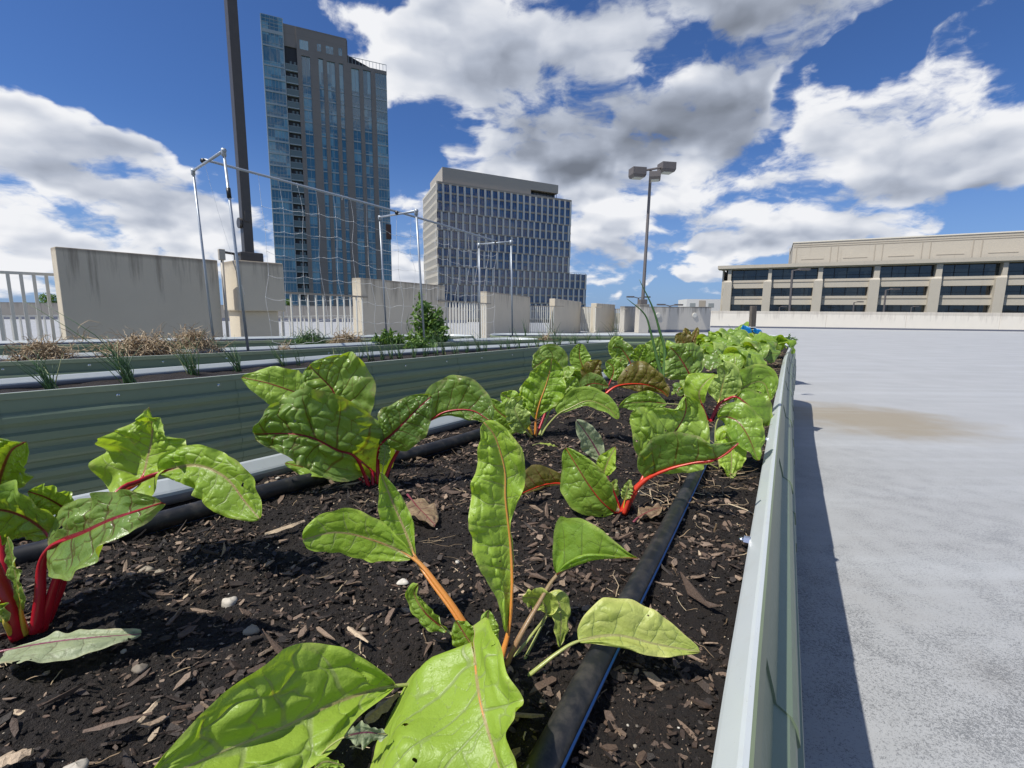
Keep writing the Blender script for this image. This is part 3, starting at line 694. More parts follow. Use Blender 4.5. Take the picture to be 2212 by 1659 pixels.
def build_tower():
    D = 137.0; b = atY(602, 667, D); u = np.array([math.sin(R(63.85)), math.cos(R(63.85)), 0])
    f = Facade((b[0], b[1], 0), u); W = f.px(849)
    def A(z):  # zoom column -> metres along face
        fr = (z - 157) / (1352 - 157); P0 = f.P(0, 0); P1 = f.P(W, 0); k = depth(P1) / depth(P0)
        return W * fr / (fr + (1 - fr) * k)
    r = empty('tower_block', (b[0], b[1], -14), 'tall narrow apartment tower of grey concrete and teal glass behind the trellis net', 'building')
    X0, Y0 = f.P(0, 0)[:2]; zl = lambda y: zat(X0, Y0, y)
    zt0 = zl(140); FH = 3.1
    Xr, Yr = f.P(A(970), 0)[:2]; zroof = zat(Xr, Yr, 85.5); zstep = zat(*f.P(A(980), 0)[:2], 135.5)
    zg = zl(64); zgt = zl(28)
    a_g, a_b0, a_b1, a_e = A(362), A(366), A(487), W
    cols = [(A(528), A(612), 1), (A(690), A(737), 0), (A(772), A(852), 1), (A(888), A(932), 0), (A(1006), A(1084), 1), (A(1120), A(1196), 1)]
    ledges = [(A(1240), W, 2)]
    floors = [zt0 - FH * k for k in range(1, 27)]  # floor bottoms
    top_low = zt0 + 5.6
    # body
    mb = MB(); f.box(mb, .3, A(975), -14, zroof - .5, -22, -.62); f.box(mb, A(975), W - .3, -14, zstep - .3, -22, -.62)
    mb.build('core', M['t_dark'], r)
    # concrete frame : piers
    mb = MB(); edges = [a_b1] + [q for c in cols for q in c[:2]] + [ledges[0][0]]
    for i in range(0, len(edges), 2):
        a0, a1 = edges[i], edges[i + 1]; zt = zroof if a1 < A(980) + .2 else zstep
        if i == 8: # pier spanning the step
            f.box(mb, a0, A(972), -14, zroof, -.9, 0); f.box(mb, A(972), a1, -14, zstep, -.9, 0)
        else: f.box(mb, a0, a1, -14, zt, -.9, 0)
    # solid top band above the windows
    capz = zl(100)
    for j, c in enumerate(cols):
        zt = zroof if c[1] < A(980) else zstep
        zc = zat(*f.P(c[0], 0)[:2], [119, 125, 131, 136, 146, 150][j])
        f.box(mb, c[0], c[1], zc, zt, -.9, -.001)
    f.box(mb, a_b0, a_b1, zat(*f.P(a_b0, 0)[:2], 97), zroof + .4, -.9, -.3)
    f.box(mb, ledges[0][0], W, zstep - 1.0, zstep, -.9, -.01)
    f.box(mb, A(975), A(978), zstep, zroof, -22, -.02)
    mb.build('concrete_frame', M['t_conc'], r)
    mb = MB(); f.box(mb, a_b1, A(972), zroof, zroof + .25, -22, .05); mb.build('roof', M['t_conc'], r)
    cells = []
    for j, c in enumerate(cols):
        zc = zat(*f.P(c[0], 0)[:2], [119, 125, 131, 136, 146, 150][j]); k = 0
        for z0 in floors:
            top = z0 + FH
            if top > zc + .5: continue
            if k == 0 : top = zc - .02
            k += 1
            cells.append((c[0] + .02, c[1] - .02, z0 + .02, top, .35, c[2]))
    for z0 in floors:
        if z0 + FH < zstep - 1: cells.append((ledges[0][0] + .02, W - .05, z0 + .02, z0 + FH - .02, .12, 3))
    cells.append((ledges[0][0] + .02, W - .05, floors[[i for i, z_ in enumerate(floors) if z_ + FH < zstep - 1][0]] + FH, zstep - 1.0, .12, 3))
    # glazed bay at the left
    bay = [(0.05, a_g - .05, z0 + .02, z0 + FH - .02, .05, 5) for z0 in floors] + [(.05, a_g - .05, zt0 + .02, zl(97) - .02, .05, 2), (.05, a_g - .05, zl(97) + .02, zg - .3, .05, 4)]
    cells = bay + cells
    cells.sort(key=lambda c: -c[2]); windows(f, cells, [M['glass_teal'], M['t_white']], r)
    for z, (pc_, zz_) in zip(range(4), [((485, 568), (235, 328)), ((652, 690), (275, 350)), ((737, 808), (297, 374)), ((858, 893), (318, 395))]):
        a0, a1 = A(pc_[0] + 32), A(pc_[1] + 32)
        z1 = zat(*f.P(a0, 0)[:2], 35.4 + zz_[0] * .2133); z0 = zat(*f.P(a0, 0)[:2], 35.4 + zz_[1] * .2133)
        mb = MB(); f.box(mb, a0, a1, z0, z1, -.1, .03, 0); f.box(mb, (a0 + a1) / 2 - .04, (a0 + a1) / 2 + .04, z0, z1, .02, .06, 1); mb.build('penthouse_window', [M['glass_teal'], M['t_white']], r)
    # side of the bay and corner posts
    mb = MB(); f.box(mb, -.12, .05, -14, zgt, -6, .03); f.box(mb, a_g - .05, a_g + .12, -14, zgt, -1.5, .06)
    for z0 in floors: f.box(mb, .05, a_g - .05, z0 - .12, z0 + .02, -.3, .12)
    f.box(mb, .05, a_g - .05, zg - .3, zg + .5, -5.5, .06)
    for z in np.linspace(zg + .5, zgt, 5): f.box(mb, .05, a_g - .05, z - .05, z + .05, -.1, .0)
    for a in np.linspace(.05, a_g - .1, 6): f.box(mb, a, a + .07, zg + .5, zgt, -.12, .03)
    mb.build('bay_frame', M['t_white'], r)
    mb = MB(); f.box(mb, .06, a_g - .06, zg + .5, zgt - .1, -.10, -.06); mb.build('roof_screen', M['glass_teal'], r)
    # balconies: part per floor
    for z0 in floors + [zt0]:
        mb = MB(); f.box(mb, a_b0 + .1, a_b1 - .02, z0 - .15, z0 + .08, -1.8, .05, 0); f.box(mb, a_b0 + .1, a_b1 - .02, z0 + .08, z0 + 1.5, -.02, .04, 1)
        f.box(mb, a_b0 + .1, a_b1 - .02, z0 + 1.5, z0 + 1.57, -.04, .06, 0)
        for j in range(3): aa = a_b0 + 1.2 + j * 1.0; f.box(mb, aa, aa + .5, z0 + 1.7, z0 + 2.5, -.6, -.55, 1)
        mb.build('balcony', [M['t_white'], M['glass_pale']], r)
    # roof terrace: railing and sloping dark roof
    mb = MB(); a0, a1 = A(985), W
    for a in np.linspace(a0, a1 - .1, 12): f.box(mb, a, a + .09, zstep, zstep + 1.75, -.2, -.12)
    f.box(mb, a0, a1, zstep + 1.68, zstep + 1.78, -.22, -.08); mb.build('terrace_railing', M['t_white'], r)
    mb = MB(); P = f.P; z1 = zstep + 2.7
    am = A(1205); V = [P(A(978), zstep, -1.5), P(am, zstep + .2, -1.5), P(am, zstep + .6, -1.5), P(A(978), z1 + .0, -1.5)]; V2 = [v - f.n * 9 for v in V]
    mb.add(V + V2, [(0, 1, 2, 3), (7, 6, 5, 4), (0, 3, 7, 4), (1, 5, 6, 2), (2, 6, 7, 3), (0, 4, 5, 1)]); mb.build('sloping_roof', M['t_dark'], r)
    # dark inset on the lower right corner
    zz0 = zat(*f.P(W, 0)[:2], 517); zz1 = zat(*f.P(W, 0)[:2], 485)
    mb = MB(); f.box(mb, W - 1.4, W + .1, zz0, zz1, -.5, .16); mb.build('corner_recess', mat('rusty_recess', (.10, .055, .04), .8), r)
build_tower()

def build_office():
    D = 205.0; b = atY(947, 667, D); u = np.array([math.sin(R(61.5)), math.cos(R(61.5)), 0])
    f = Facade((b[0], b[1], 0), u); W = f.px(1228.5)
    k = depth(f.P(W, 0)) / depth(f.P(0, 0))
    zl = lambda y: zat(f.P(0, 0)[0], f.P(0, 0)[1], y)
    r = empty('office_block', (b[0], b[1], -14), 'wide mid-rise office block with grey piers, navy windows and a ribbed penthouse', 'building')
    ztop = zl(390.5); FH = (zl(391) - zl(391 + 20.35 * 10.0)) / 10.0 * 1.0
    u2 = np.array([math.sin(R(-20)), math.cos(R(-20)), 0])
    g = Facade(f.o, u2, flip=True)
    # left end: where it projects to column 911
    lo, hi = 0., 120.
    for _ in range(50):
        m_ = (lo + hi) / 2; q = g.P(m_, 1.2) - CAM; x = 1106 + F * (q @ rt) / (q @ fw)
        lo, hi = (m_, hi) if x > 917 else (lo, m_)
    W2 = lo
    We = Facade(f.o, u).px(1265)
    zlow = zat(*f.P(W, 0)[:2], 594)
    mb = MB()
    # solid core polygon (front corner, right, back)
    def prism(pts, z0, z1):
        n = len(pts); V = [(*p[:2], z0) for p in pts] + [(*p[:2], z1) for p in pts]
        mb.add(V, [tuple(range(n))[::-1], tuple(range(n, 2 * n))] + [(i, (i + 1) % n, n + (i + 1) % n, n + i) for i in range(n)])
    ins = .6
    c0 = f.P(.3, 0, -ins) + g.u * .3; c1 = f.P(W - .2, 0, -ins); c2 = c1 + g.u * (W2 - .8); c3 = c0 + g.u * (W2 - .8)
    c0 = c0 - g.n * ins; c3 = c3 - g.n * ins
    prism([c0, c1, c2, c3], -14, ztop - .2)
    e1 = f.P(We - .2, 0, -ins); prism([c1 - f.u * .5 + f.n * .0, e1, e1 + g.u * 12, c1 - f.u * .5 + g.u * 12], -14, zlow - .2)
    mb.build('core', M['t_dark'], r)
    # columns and floor groups
    nmod = 21.0; mod = W / nmod
    rows = []; z = ztop
    groups = [3] + [2] * 6; gi = 0
    fr = MB(); cells = []
    z = ztop - .9
    hfl = zl(412) - zl(432.35)
    for gi, gn in enumerate(groups):
        gh = gn * hfl; z0 = z - gh; sh = [0, -.18, .05, .0, -.10, .22, .0][gi] * mod + (.0 if gi % 2 == 0 else .0)
        sh = [0.0, -.42, .12, -.25, .30, -.1, .35][gi] * mod * .6
        Wg = W if z > zlow + 2 else We
        n = int(Wg / mod) + 2
        edges = []
        for i in range(-1, n + 1):
            a = i * mod + sh + mod * .72; a0, a1 = max(a, 0.0), min(a + mod * .27, Wg)
            if a1 <= a0: continue
            f.box(fr, a0, a1, z0 + .25, z + .1, -.55, .12, 0); edges.append((a0, a1))
        prev = 0.0
        for (a0, a1) in edges + [(Wg, Wg)]:
            if a0 - prev > .5:
                for j in range(gn):
                    zb = z0 + j * hfl; cells.append((prev, a0, zb + .75, zb + hfl - .02, .30, 1 if a0 - prev > 1.5 else 0))
            prev = a1
        for j in range(gn):
            zb = z0 + j * hfl; f.box(fr, 0, Wg, zb, zb + (.75 if j else .70), -.5, -.02, 1)
        f.box(fr, 0, Wg, z0 + .0, z0 + .24, -.5, .06, 1)
        z = z0
        if z < -6: break
    f.box(fr, -.1, W, ztop - .9, ztop, -.55, .0, 1)
    fr.build('facade_frame', [M['o_pier'], M['o_span']], r)
    cells.sort(key=lambda c: -c[2]); windows(f, cells, [M['glass_navy'], M['o_span']], r, frame=.06, sill=False)
    # left face
    fr = MB(); nm = 14; md2 = W2 / nm; z = ztop - .9; gc = []
    for gi, gn in enumerate(groups):
        z0 = z - gn * hfl; sh = (gi % 2) * md2 * .4
        for i in range(-1, nm + 1):
            a0, a1 = max(0, i * md2 + sh), min(W2, i * md2 + sh + md2 * .42)
            if a1 > a0: g.box(fr, a0, a1, z0 + .25, z + .1, -.5, .12, 0)
        for j in range(gn):
            zb = z0 + j * hfl; g.box(fr, 0, W2, zb, zb + 1.1, -.5, .0, 0)
            for i in range(-1, nm + 1):
                a1_ = min(W2, (i + 1) * md2 + sh); a0_ = max(0, i * md2 + sh + md2 * .42)
                if a1_ - a0_ > .4: gc.append((a0_, a1_, zb + 1.12, zb + hfl - .02, .3, 0))
        z = z0
        if z < -6: break
    g.box(fr, 0, W2, ztop - .9, ztop, -.5, .02, 0)
    fr.build('side_frame', [mat('office_pale_pier', (.62, .58, .50), .6)], r)
    windows(g, gc, [M['glass_navy'], M['o_span']], r, name='side_window', frame=.06, sill=False)
    # penthouse
    aP0 = f.px(960.5); aP1 = f.px(1202); zp = zat(*f.P(aP0, 0)[:2], 359); off = -.9
    mb = MB(); l = f.px(1145)
    p0 = f.P(aP0, 0, off); p1 = f.P(aP1, 0, off); p2 = p1 + g.u * (W2 * .8); p3 = p0 + g.u * (W2 * .8)
    zlv0 = zat(*f.P(l, 0)[:2], 412); 
    zlv1 = zat(*f.P(l, 0)[:2], 404)
    q0 = f.P(l, 0, off); q1 = p1; 
    prism([p0, q0, q0 + g.u * W2 * .8, p3], ztop + .003, zp)
    zc = zp - (zp - ztop) * .62
    prism([q0 + f.u * .003, p1, p2, q0 + f.u * .003 + g.u * W2 * .8], zc, zp)
    prism([q0 + g.u * 3 + f.u * .003, p1 + g.u * 3 - f.u * .3, p2 - f.u * .3, q0 + f.u * .003 + g.u * W2 * .8], ztop + .003, zc - .003)
    mb.build('penthouse', M['o_pent'], r)
    mb = MB(); h = Facade(q0, u)
    h.box(mb, .1, aP1 - l - .3, ztop + .01, zc - .01, -2.9, -2.6); mb.build('louvre_opening', M['glass_dark'], r)
    mb = MB()
    for a in np.linspace(.2, aP1 - l - .3, 9): h.box(mb, a, a + .15, ztop + .01, zc - .01, -1.2, -1.0)
    mb.build('louvre_posts', M['t_dark'], r)
    mb = MB(); h = Facade(f.P(W, 0, 0), u)
    for a in np.linspace(.5, We - W - .2, 8): h.box(mb, a, a + .08, zlow, zlow + 1.3, -1.0, -.92)
    h.box(mb, .5, We - W - .2, zlow + 1.25, zlow + 1.35, -1.0, -.92); mb.build('terrace_railing', M['o_span'], r)
build_office()

def build_beige():
    # front face runs left-far from the right edge of the photo
    az = R(-62.04); u = -np.array([math.sin(az), math.cos(az), 0])  # towards the right and nearer
    b = atY(1558, 672, 104.0)
    f = Facade((b[0], b[1], 0), u); f.n = np.array([u[1], -u[0], 0])
    if f.n @ (CAM - f.o) < 0: f.n = -f.n
    r = empty('office_building', (b[0], b[1], -14), 'low beige precast office building with ribbon windows behind the far parapet', 'building')
    X = lambda zx: f.px(1238.7 + .44 * zx)
    W = f.px(2212 + 260)
    def Zy(zx, zy): a = X(zx); p = f.P(a, 0); return zat(p[0], p[1], 265.4 + .44 * zy)
    zr = Zy(1190, 688); zr2 = Zy(1190, 705)
    rows = [(Zy(1330, 707), Zy(1330, 763)), (Zy(1330, 806), Zy(1330, 849)), (Zy(1330, 893), Zy(1330, 935))]
    fl = rows[0][0] - rows[1][0]; rows.append((rows[2][0] - fl, rows[2][1] - fl)); 
    mb = MB(); f.box(mb, .3, W - .3, -14, zr - .3, -35, -1.6); mb.build('core', M['t_dark'], r)
    mb = MB(); zprev = None
    f.box(mb, -.6, W + .6, rows[0][0] + .03, zr2, -1.7, .55, 0); f.box(mb, -1.2, W + .6, zr2 + .003, zr, -3, 1.0, 0)
    for i in range(3): f.box(mb, 0, W, rows[i + 1][0], rows[i][1], -1.7, -.2, 0); f.box(mb, 0, W, rows[i][1] - .55, rows[i][1] - .40, -.18, -.12, 1)
    f.box(mb, 0, W, -14, rows[3][1], -1.7, -.2, 0)
    f.box(mb, -.3, 0, -14, rows[0][0], -34, -.3, 0)
    mb.build('wall', [M['beige'], M['beige_dk']], r)
    pil = [(745, 762), (940, 957), (1181, 1203), (1450, 1478), (1748, 1778), (2068, 2093), (2395, 2425), (2750, 2785)]
    wide = [(728, 768), (920, 960), (1163, 1207), (1432, 1482), (1725, 1778), (2040, 2092), (2375, 2430), (2725, 2790)]
    zs = Zy(1190, 790)
    for (a, b2), (c, d2) in zip(pil, wide):
        mb = MB(); f.box(mb, X(a), X(b2), rows[0][1] + .0, rows[0][0], -1.5, .45, 0)
        c0, c1 = X(c), X(d2); zc = rows[0][1] - .0
        f.box(mb, c0, c1, -14, zc - .4, -1.5, .75, 0)
        P = f.P; a0, a1 = X(a), X(b2)
        mb.hexa([P(c0, zc - .4, .75), P(c1, zc - .4, .75), P(c1, zc - .4, -1.2), P(c0, zc - .4, -1.2), P(a0, zc, .45), P(a1, zc, .45), P(a1, zc, -1.2), P(a0, zc, -1.2)], 0)
        mb.build('pillar', [M['beige']], r, bevel=.03)
    ed = [(X(p[1]), X(q[0])) for p, q in zip(pil[:-1], pil[1:])]
    for (z1, z0) in rows[:3]:
        for (a0, a1) in ed:
            mb = MB(); f.box(mb, a0, a1, z0, z1, -1.3, -1.2, 0); n = max(3, int((a1 - a0) / 1.9))
            for j in range(1, n): aa = a0 + (a1 - a0) * j / n; f.box(mb, aa - .05, aa + .05, z0, z1, -1.25, -1.12, 1)
            f.box(mb, a0, a1, z0 + (z1 - z0) * .33, z0 + (z1 - z0) * .36, -1.25, -1.13, 1)
            mb.build('window', [M['glass_dark'], M['t_dark']], r)
    # upper penthouse, set back
    a0 = X(1042); a1 = X(2195); zp0 = Zy(1055, 590); zp1 = zat(*f.P(a1, 0)[:2], 499)
    g = Facade(f.P(0, 0, -4), u); g.n = f.n
    h = Facade(f.P(0, 0, -4.0), u); h.n = f.n
    A0 = h.px(1238.7 + .44 * 1048); A1 = h.px(1238.7 + .44 * 2195)
    zz = zat(*h.P(A0, 0)[:2], 525.5); zz1 = zat(*h.P(A1, 0)[:2], 499.5); zz = (zz + zz1) / 2
    mb = MB(); h.box(mb, A0, A1, zr - .5, zz, -22, 0, 0)
    for (u0_, u1_, zf) in [(A0, A1, .88), (A0, A1, .80)]: h.box(mb, A0 + .1, A1 - .1, zr + (zz - zr) * zf, zr + (zz - zr) * zf + .10, .0, .05, 1)
    nn = 5
    for i in range(nn):
        x0 = A0 + (A1 - A0) * i / nn + 1.6; x1 = A0 + (A1 - A0) * (i + 1) / nn - 1.6
        for zf in (.25,): h.box(mb, x0, x1, zr + (zz - zr) * zf, zr + (zz - zr) * zf + .09, .0, .05, 1)
        for xx in (x0 - 1.0, x0 - 2.2): h.box(mb, xx, xx + .14, zr, zr + (zz - zr) * .80, .0, .04, 1)
    mb.build('penthouse', [M['beige'], M['beige_dk']], r)
    mb = MB(); h.box(mb, A0 - .1, A1 + .1, zz + .003, zz + .22, -22.1, .12); mb.build('penthouse_coping', mat('pale_coping', (.72, .68, .58), .7), r)
    return f
fb = build_beige()

# white low building between the far wall and the beige one
p0 = atY(1482, 672, 150.0); r = empty('warehouse', (p0[0], p0[1], -14), 'small white flat-roofed building left of the beige office', 'building')
z1 = zat(p0[0], p0[1], 646); Mw = mat('white_cladding', (.78, .77, .74), .7); Mt = mat('tan_strip', (.48, .42, .34), .8)
mb = MB(); mb.box((p0[0], p0[1], -14), (12.5, -1.5, 0), (1.5, 12, 0), (0, 0, z1 + 14)); mb.build('wall', Mw, r)
mb = MB(); mb.box((p0[0] + 3.6, p0[1] - .48, z1 - 3.6), (2.0, -.24, 0), (0, .03, 0), (0, 0, 3.2)); mb.build('wall_strip', Mt, r)
for xo in (1.0, 6.4):
    mb = MB(); mb.box((p0[0] + xo, p0[1] - .12 * xo - .05, z1 - 2.4), (1.6, -.19, 0), (0, .03, 0), (0, 0, 1.2)); mb.build('window', mat('pale_window', (.35, .38, .38), .3), r)
# dark distant building at the far left and a small tree
p0 = atY(-10, 660, 160.0); z1 = zat(p0[0], p0[1], 652.5)
mb = MB(); mb.box((p0[0], p0[1], -14), (10.5, 0, 0), (0, 14, 0), (0, 0, z1 + 14)); o = mb.build('distant_building', mat('dark_brick', (.045, .035, .035), .8), loc=(p0[0], p0[1], -14), bevel=.1)
tag(o, 'dark flat distant building low on the horizon at the left edge', 'building')
def far_tree(px, py, Y, rr, label):
    c = atY(px, py, Y); r = empty('tree', (c[0], c[1], -14), label, 'tree')
    mb = MB(); mb.tube([(c[0], c[1], -14), (c[0] + .1, c[1], c[2] * .5 - 7), (c[0], c[1], c[2] - rr * .6)], [.35, .22, .1], 7); mb.build('trunk', M['wood'], r)
    N = 900; v = rng.normal(size=(N, 3)); v /= np.linalg.norm(v, axis=1)[:, None]; rad = rng.rand(N) ** .4; pos = c + v * rad[:, None] * np.array([rr, rr, rr * 1.15])
    mb = MB(); s_ = rr * .12; V = []; Fc = []; tn = []
    for i in range(N):
        a = rng.normal(size=3); a /= np.linalg.norm(a); b_ = np.cross(a, rng.normal(size=3)); b_ /= np.linalg.norm(b_)
        V += [pos[i] - a * s_, pos[i] + b_ * s_ * .6, pos[i] + a * s_, pos[i] - b_ * s_ * .6]; Fc.append((4 * i, 4 * i + 1, 4 * i + 2, 4 * i + 3)); tn += [rng.rand()] * 4
    mb.add(V, Fc); o = mb.build('crown', M['bush'], r); fattr(o, 'tone', tn)
far_tree(106, 652, 60.0, 1.0, 'small green tree top between the left railing and the long wall block')
far_tree(622, 656, 60.0, .55, 'tiny green treetop above the railing right of the pedestal')
# lamp standards in front of the beige building
def small_lamp(px, pyt, pyb, Y, w, label, double=False):
    b_ = atY(px, pyb, Y); t_ = atY(px + 1, pyt, Y)
    r = empty('street_lamp', (b_[0], b_[1], b_[2]), label, 'street lamp', 'lamps beyond the parapet')
    mb = MB(); mb.tube([(b_[0], b_[1], -14), t_], [w, w * .8], 6); mb.build('pole', M['pole_far'], r)
    mb = MB()
    for sx in ((1, -1) if double else (1,)):
        mb.tube([t_ + (0, 0, -.05), t_ + (sx * w * 5, 0, .08)], w * .5, 5); mb.cbox(t_ + (sx * w * 9, 0, 0), w * 8, w * 4, w * 1.6)
    mb.build('lamp_head', M['pole_far'], r)
small_lamp(1711, 584, 668, 62, .16, 'tallest dark lamp post in front of the beige building, left part')
small_lamp(1913, 626, 668, 70, .14, 'dark lamp post in front of the middle of the beige building')
small_lamp(1844, 653, 668, 74, .10, 'short dark lamp just showing above the parapet, left of the middle lamp post')
small_lamp(1968, 663, 669, 74, .08, 'shortest dark lamp just showing above the parapet, right of the middle lamp post')
small_lamp(1683, 663, 668, 74, .08, 'tiny lamp above the parapet left of the tallest dark lamp post')
small_lamp(1378, 643, 662, 60, .11, 'small twin-armed lamp at the foot of the three-headed lamp post', True)
small_lamp(1446, 660, 664, 55, .11, 'small twin-armed lamp peeping over the weathered wall', True)

# ------------------------------------------------------------------ raised beds
def closed_outline(pts, step=.045):
    p = np.asarray(pts, float); q = np.vstack([p, p[:1]])
    L = np.r_[0, np.cumsum(np.linalg.norm(np.diff(q, axis=0), axis=1))]
    n = int(L[-1] / step); s = np.linspace(0, L[-1], n, endpoint=False)
    return np.stack([np.interp(s, L, q[:, k]) for k in range(2)], 1), s, L[-1]
def rounded(side_a, side_b, rad=.28):
    """outline from two long sides (same direction), with rounded ends"""
    a = cr(side_a, 80); b = cr(side_b, 80)[::-1]
    def arc(p, q, r_, tin, tout):  # corner pair joined by straight end
        return []
    pts = np.vstack([a, b])
    # round the four corners
    out = []; n = len(pts); corners = {0, 79, 80, 159}
    def trimmed(c, prev, nxt):
        v1 = (prev - c) / np.linalg.norm(prev - c); v2 = (nxt - c) / np.linalg.norm(nxt - c)
        p = c + v1 * rad; q = c + v2 * rad; t = np.linspace(0, 1, 12)[:, None]
        return (1 - t) ** 2 * p + 2 * (1 - t) * t * (c + (p + q - 2 * c) * .18) + t ** 2 * q
    L = lambda c: c
    for i in range(n):
        if i in corners:
            c = pts[i]; prev = pts[i - 1] if i in (79, 159) else pts[(i - 1) % n]; nxt = pts[(i + 1) % n]
            out += list(trimmed(c, prev, nxt))
        else:
            if min(np.linalg.norm(pts[i] - pts[c]) for c in corners) > rad * 1.02: out.append(pts[i])
    return np.array(out)
def outward(p):
    t = np.roll(p, -1, 0) - np.roll(p, 1, 0); t /= np.linalg.norm(t, axis=1)[:, None]
    n = np.stack([t[:, 1], -t[:, 0]], 1)
    area = .5 * np.sum(p[:, 0] * np.roll(p[:, 1], -1) - np.roll(p[:, 0], -1) * p[:, 1])
    return n if area > 0 else -n
ZR = .82
def corr(z, bulge):
    d_ = ZR - z; base = np.where(d_ < .075, 0, 1)
    ph = (d_ - .075) / .088; w = .5 - .5 * np.cos(2 * math.pi * ph); w = np.clip((w - .18) / .50, 0, 1); w = w * w * (3 - 2 * w)
    return base * w * .020 + bulge * np.sin(math.pi * np.clip(d_ / ZR, 0, 1)) ** .8
def raised_bed(label, side_a, side_b, bulge=.02, seg=.92, bolts=True, group='sage green corrugated raised beds', rad=.28, soilz=.76):
    pts, s, per = closed_outline(rounded(side_a, side_b, rad)); nrm = outward(pts); n = len(pts)
    c = pts.mean(0); r = empty('raised_bed', (pts[0][0], pts[0][1], 0), label, 'raised bed', group)
    zs = np.r_[ZR - .004, np.linspace(ZR - .075, .0, 66)]
    nseg = max(4, int(per / seg)); per_i = n / nseg
    for k in range(nseg):
        i0 = int(k * per_i); i1 = int((k + 1) * per_i) + 1; idx = np.arange(i0, i1 + 1) % n
        lift = .0035 * np.linspace(1, 0, len(idx)); w = corr(zs, bulge)
        P = pts[idx][:, None, :] + nrm[idx][:, None, :] * (w[None, :, None] + lift[:, None, None])
        V = np.concatenate([P, np.broadcast_to(zs[None, :, None], (len(idx), len(zs), 1))], 2).reshape(-1, 3)
        mb = MB(); mb.grid(V, len(idx), len(zs))
        # folded seam edge so that the overlap shows
        e = P[0] - nrm[idx[0]] * .004; e = np.concatenate([e, zs[:, None]], 1); mb.grid(np.concatenate([np.concatenate([P[0], zs[:, None]], 1)[None], e[None]]).reshape(-1, 3), 2, len(zs))
        mb.build('side_panel', M['panel'], r, smooth=False)
    # rim: inward lip, rounded, with a sloping outer lip and dark inner face
    def sweep(prof, name, m, smooth=True):
        V = np.array([[(*(pts[i] + nrm[i] * o_), z_) for o_, z_ in prof] for i in list(range(n)) + [0]]).reshape(-1, 3)
        mb = MB(); mb.grid(V, n + 1, len(prof)); return mb.build(name, m, r, smooth=smooth)
    sweep([(.0120, ZR - .030), (.0130, ZR - .028), (.0065, ZR - .0015), (.003, ZR)], 'rim_lip', M['rim_side'], False)
    sweep([(.003, ZR + .0002), (-.002, ZR + .0010), (-.006, ZR - .0015), (-.023, ZR - .0215), (-.026, ZR - .026), (-.0265, ZR - .033)], 'rim', M['rim'], False)
    sweep([(-.0265, ZR - .033), (-.025, ZR - .041), (-.018, ZR - .055), (-.006, ZR - .060), (-.004, ZR - .14)], 'inner_face', M['inner'])
    if bolts:
        proto = None
        for i in range(0, n, 10):
            p = np.array([*(pts[i] + nrm[i] * .002), ZR - .052]); nn = np.array([*nrm[i], 0])
            if (np.array([0, 0]) - p[:2]) @ nrm[i] < 0 and bulge < .03: continue
            if proto is None:
                mb = MB(); mb.tube([p, p + nn * .003], .012, 10); mb.tube([p + nn * .003, p + nn * .007, p + nn * .009], [.008, .007, .004], 8)
                proto = mb.build('bolt', M['steel'], r, smooth=False); q0 = p; base_ang = math.atan2(nn[1], nn[0]); r0_ = np.array(r.location)
            else:
                o = proto.copy(); C.objects.link(o); o.parent = r; a = math.atan2(nn[1], nn[0]) - base_ang
                Rm = Matrix.Rotation(a, 4, 'Z'); v = Rm @ Vector((q0 - r0_).tolist()); o.rotation_euler = (0, 0, a); o.location = Vector((p - r0_).tolist()) - v
    return r, pts, nrm
D2 = np.array([.5, .8660]); N2 = np.array([.8660, -.5])
def ab(a, n): return D2 * a + N2 * n
right = [ab(-1.1, .04), ab(-.3, .01), ab(.41, -.004), ab(.75, -.008), ab(1.78, -.016), ab(3.5, -.022), ab(5.0, -.022), ab(6.4, 0.0), ab(7.42, .012)]
left = [ab(-1.1, -1.33), ab(-.3, -1.30), ab(.31, -1.242), ab(.51, -1.19), ab(.734, -1.152), ab(1.448, -1.072), ab(1.89, -1.036), ab(3.5, -1.02), ab(7.42, -1.0)]
BED, bpts, bnrm = raised_bed('near raised bed full of chard, with the pale rim running up the right side', right, left, bulge=.060)
p2n = [(-3.4, .75), (-2.25, 2.07), (-1.81, 2.53), (-1.1, 3.44), (-.25, 4.53), (.6, 5.55), (1.62, 6.6)]
p2f = [(-3.9, 1.25), (-2.70, 2.51), (-1.98, 3.45), (-1.0, 4.75), (-.1, 5.55), (.55, 6.1), (1.15, 6.65)]
B2, *_ = raised_bed('second raised bed, planted with chives, its shaded ribbed side facing us', p2n, p2f, bulge=.02, rad=.2)
p3n = [(-5.2, 1.95), (-3.53, 3.29), (-2.1, 4.52), (-1.05, 5.6), (.0, 6.42), (.45, 6.75)]
p3f = [(-5.5, 2.3), (-3.95, 3.72), (-2.5, 4.95), (-1.45, 6.0), (-.4, 6.85), (.05, 7.15)]
B3, *_ = raised_bed('third raised bed with heaps of dry stalks and the leafy bush', p3n, p3f, bulge=.015, rad=.18)
p4n = [(-7.0, 3.6), (-4.4, 5.0), (-2.85, 5.95), (-1.3, 6.95), (-.5, 7.4)]
p4f = [(-7.4, 4.3), (-4.9, 5.75), (-3.4, 6.7), (-1.8, 7.6), (-1.0, 8.0)]
B4, *_ = raised_bed('fourth raised bed, just its pale rim showing below the wall blocks', p4n, p4f, bulge=.015, rad=.2, bolts=False)
p5n = [(-.3, 7.35), (1.4, 7.6), (3.0, 7.9), (4.75, 8.0)]
p5f = [(-.4, 8.4), (1.4, 8.6), (3.0, 8.85), (4.7, 9.1)]
B5, *_ = raised_bed('raised bed lying crosswise beyond the end of the chard bed', p5n, p5f, bulge=.01, rad=.3, bolts=False)

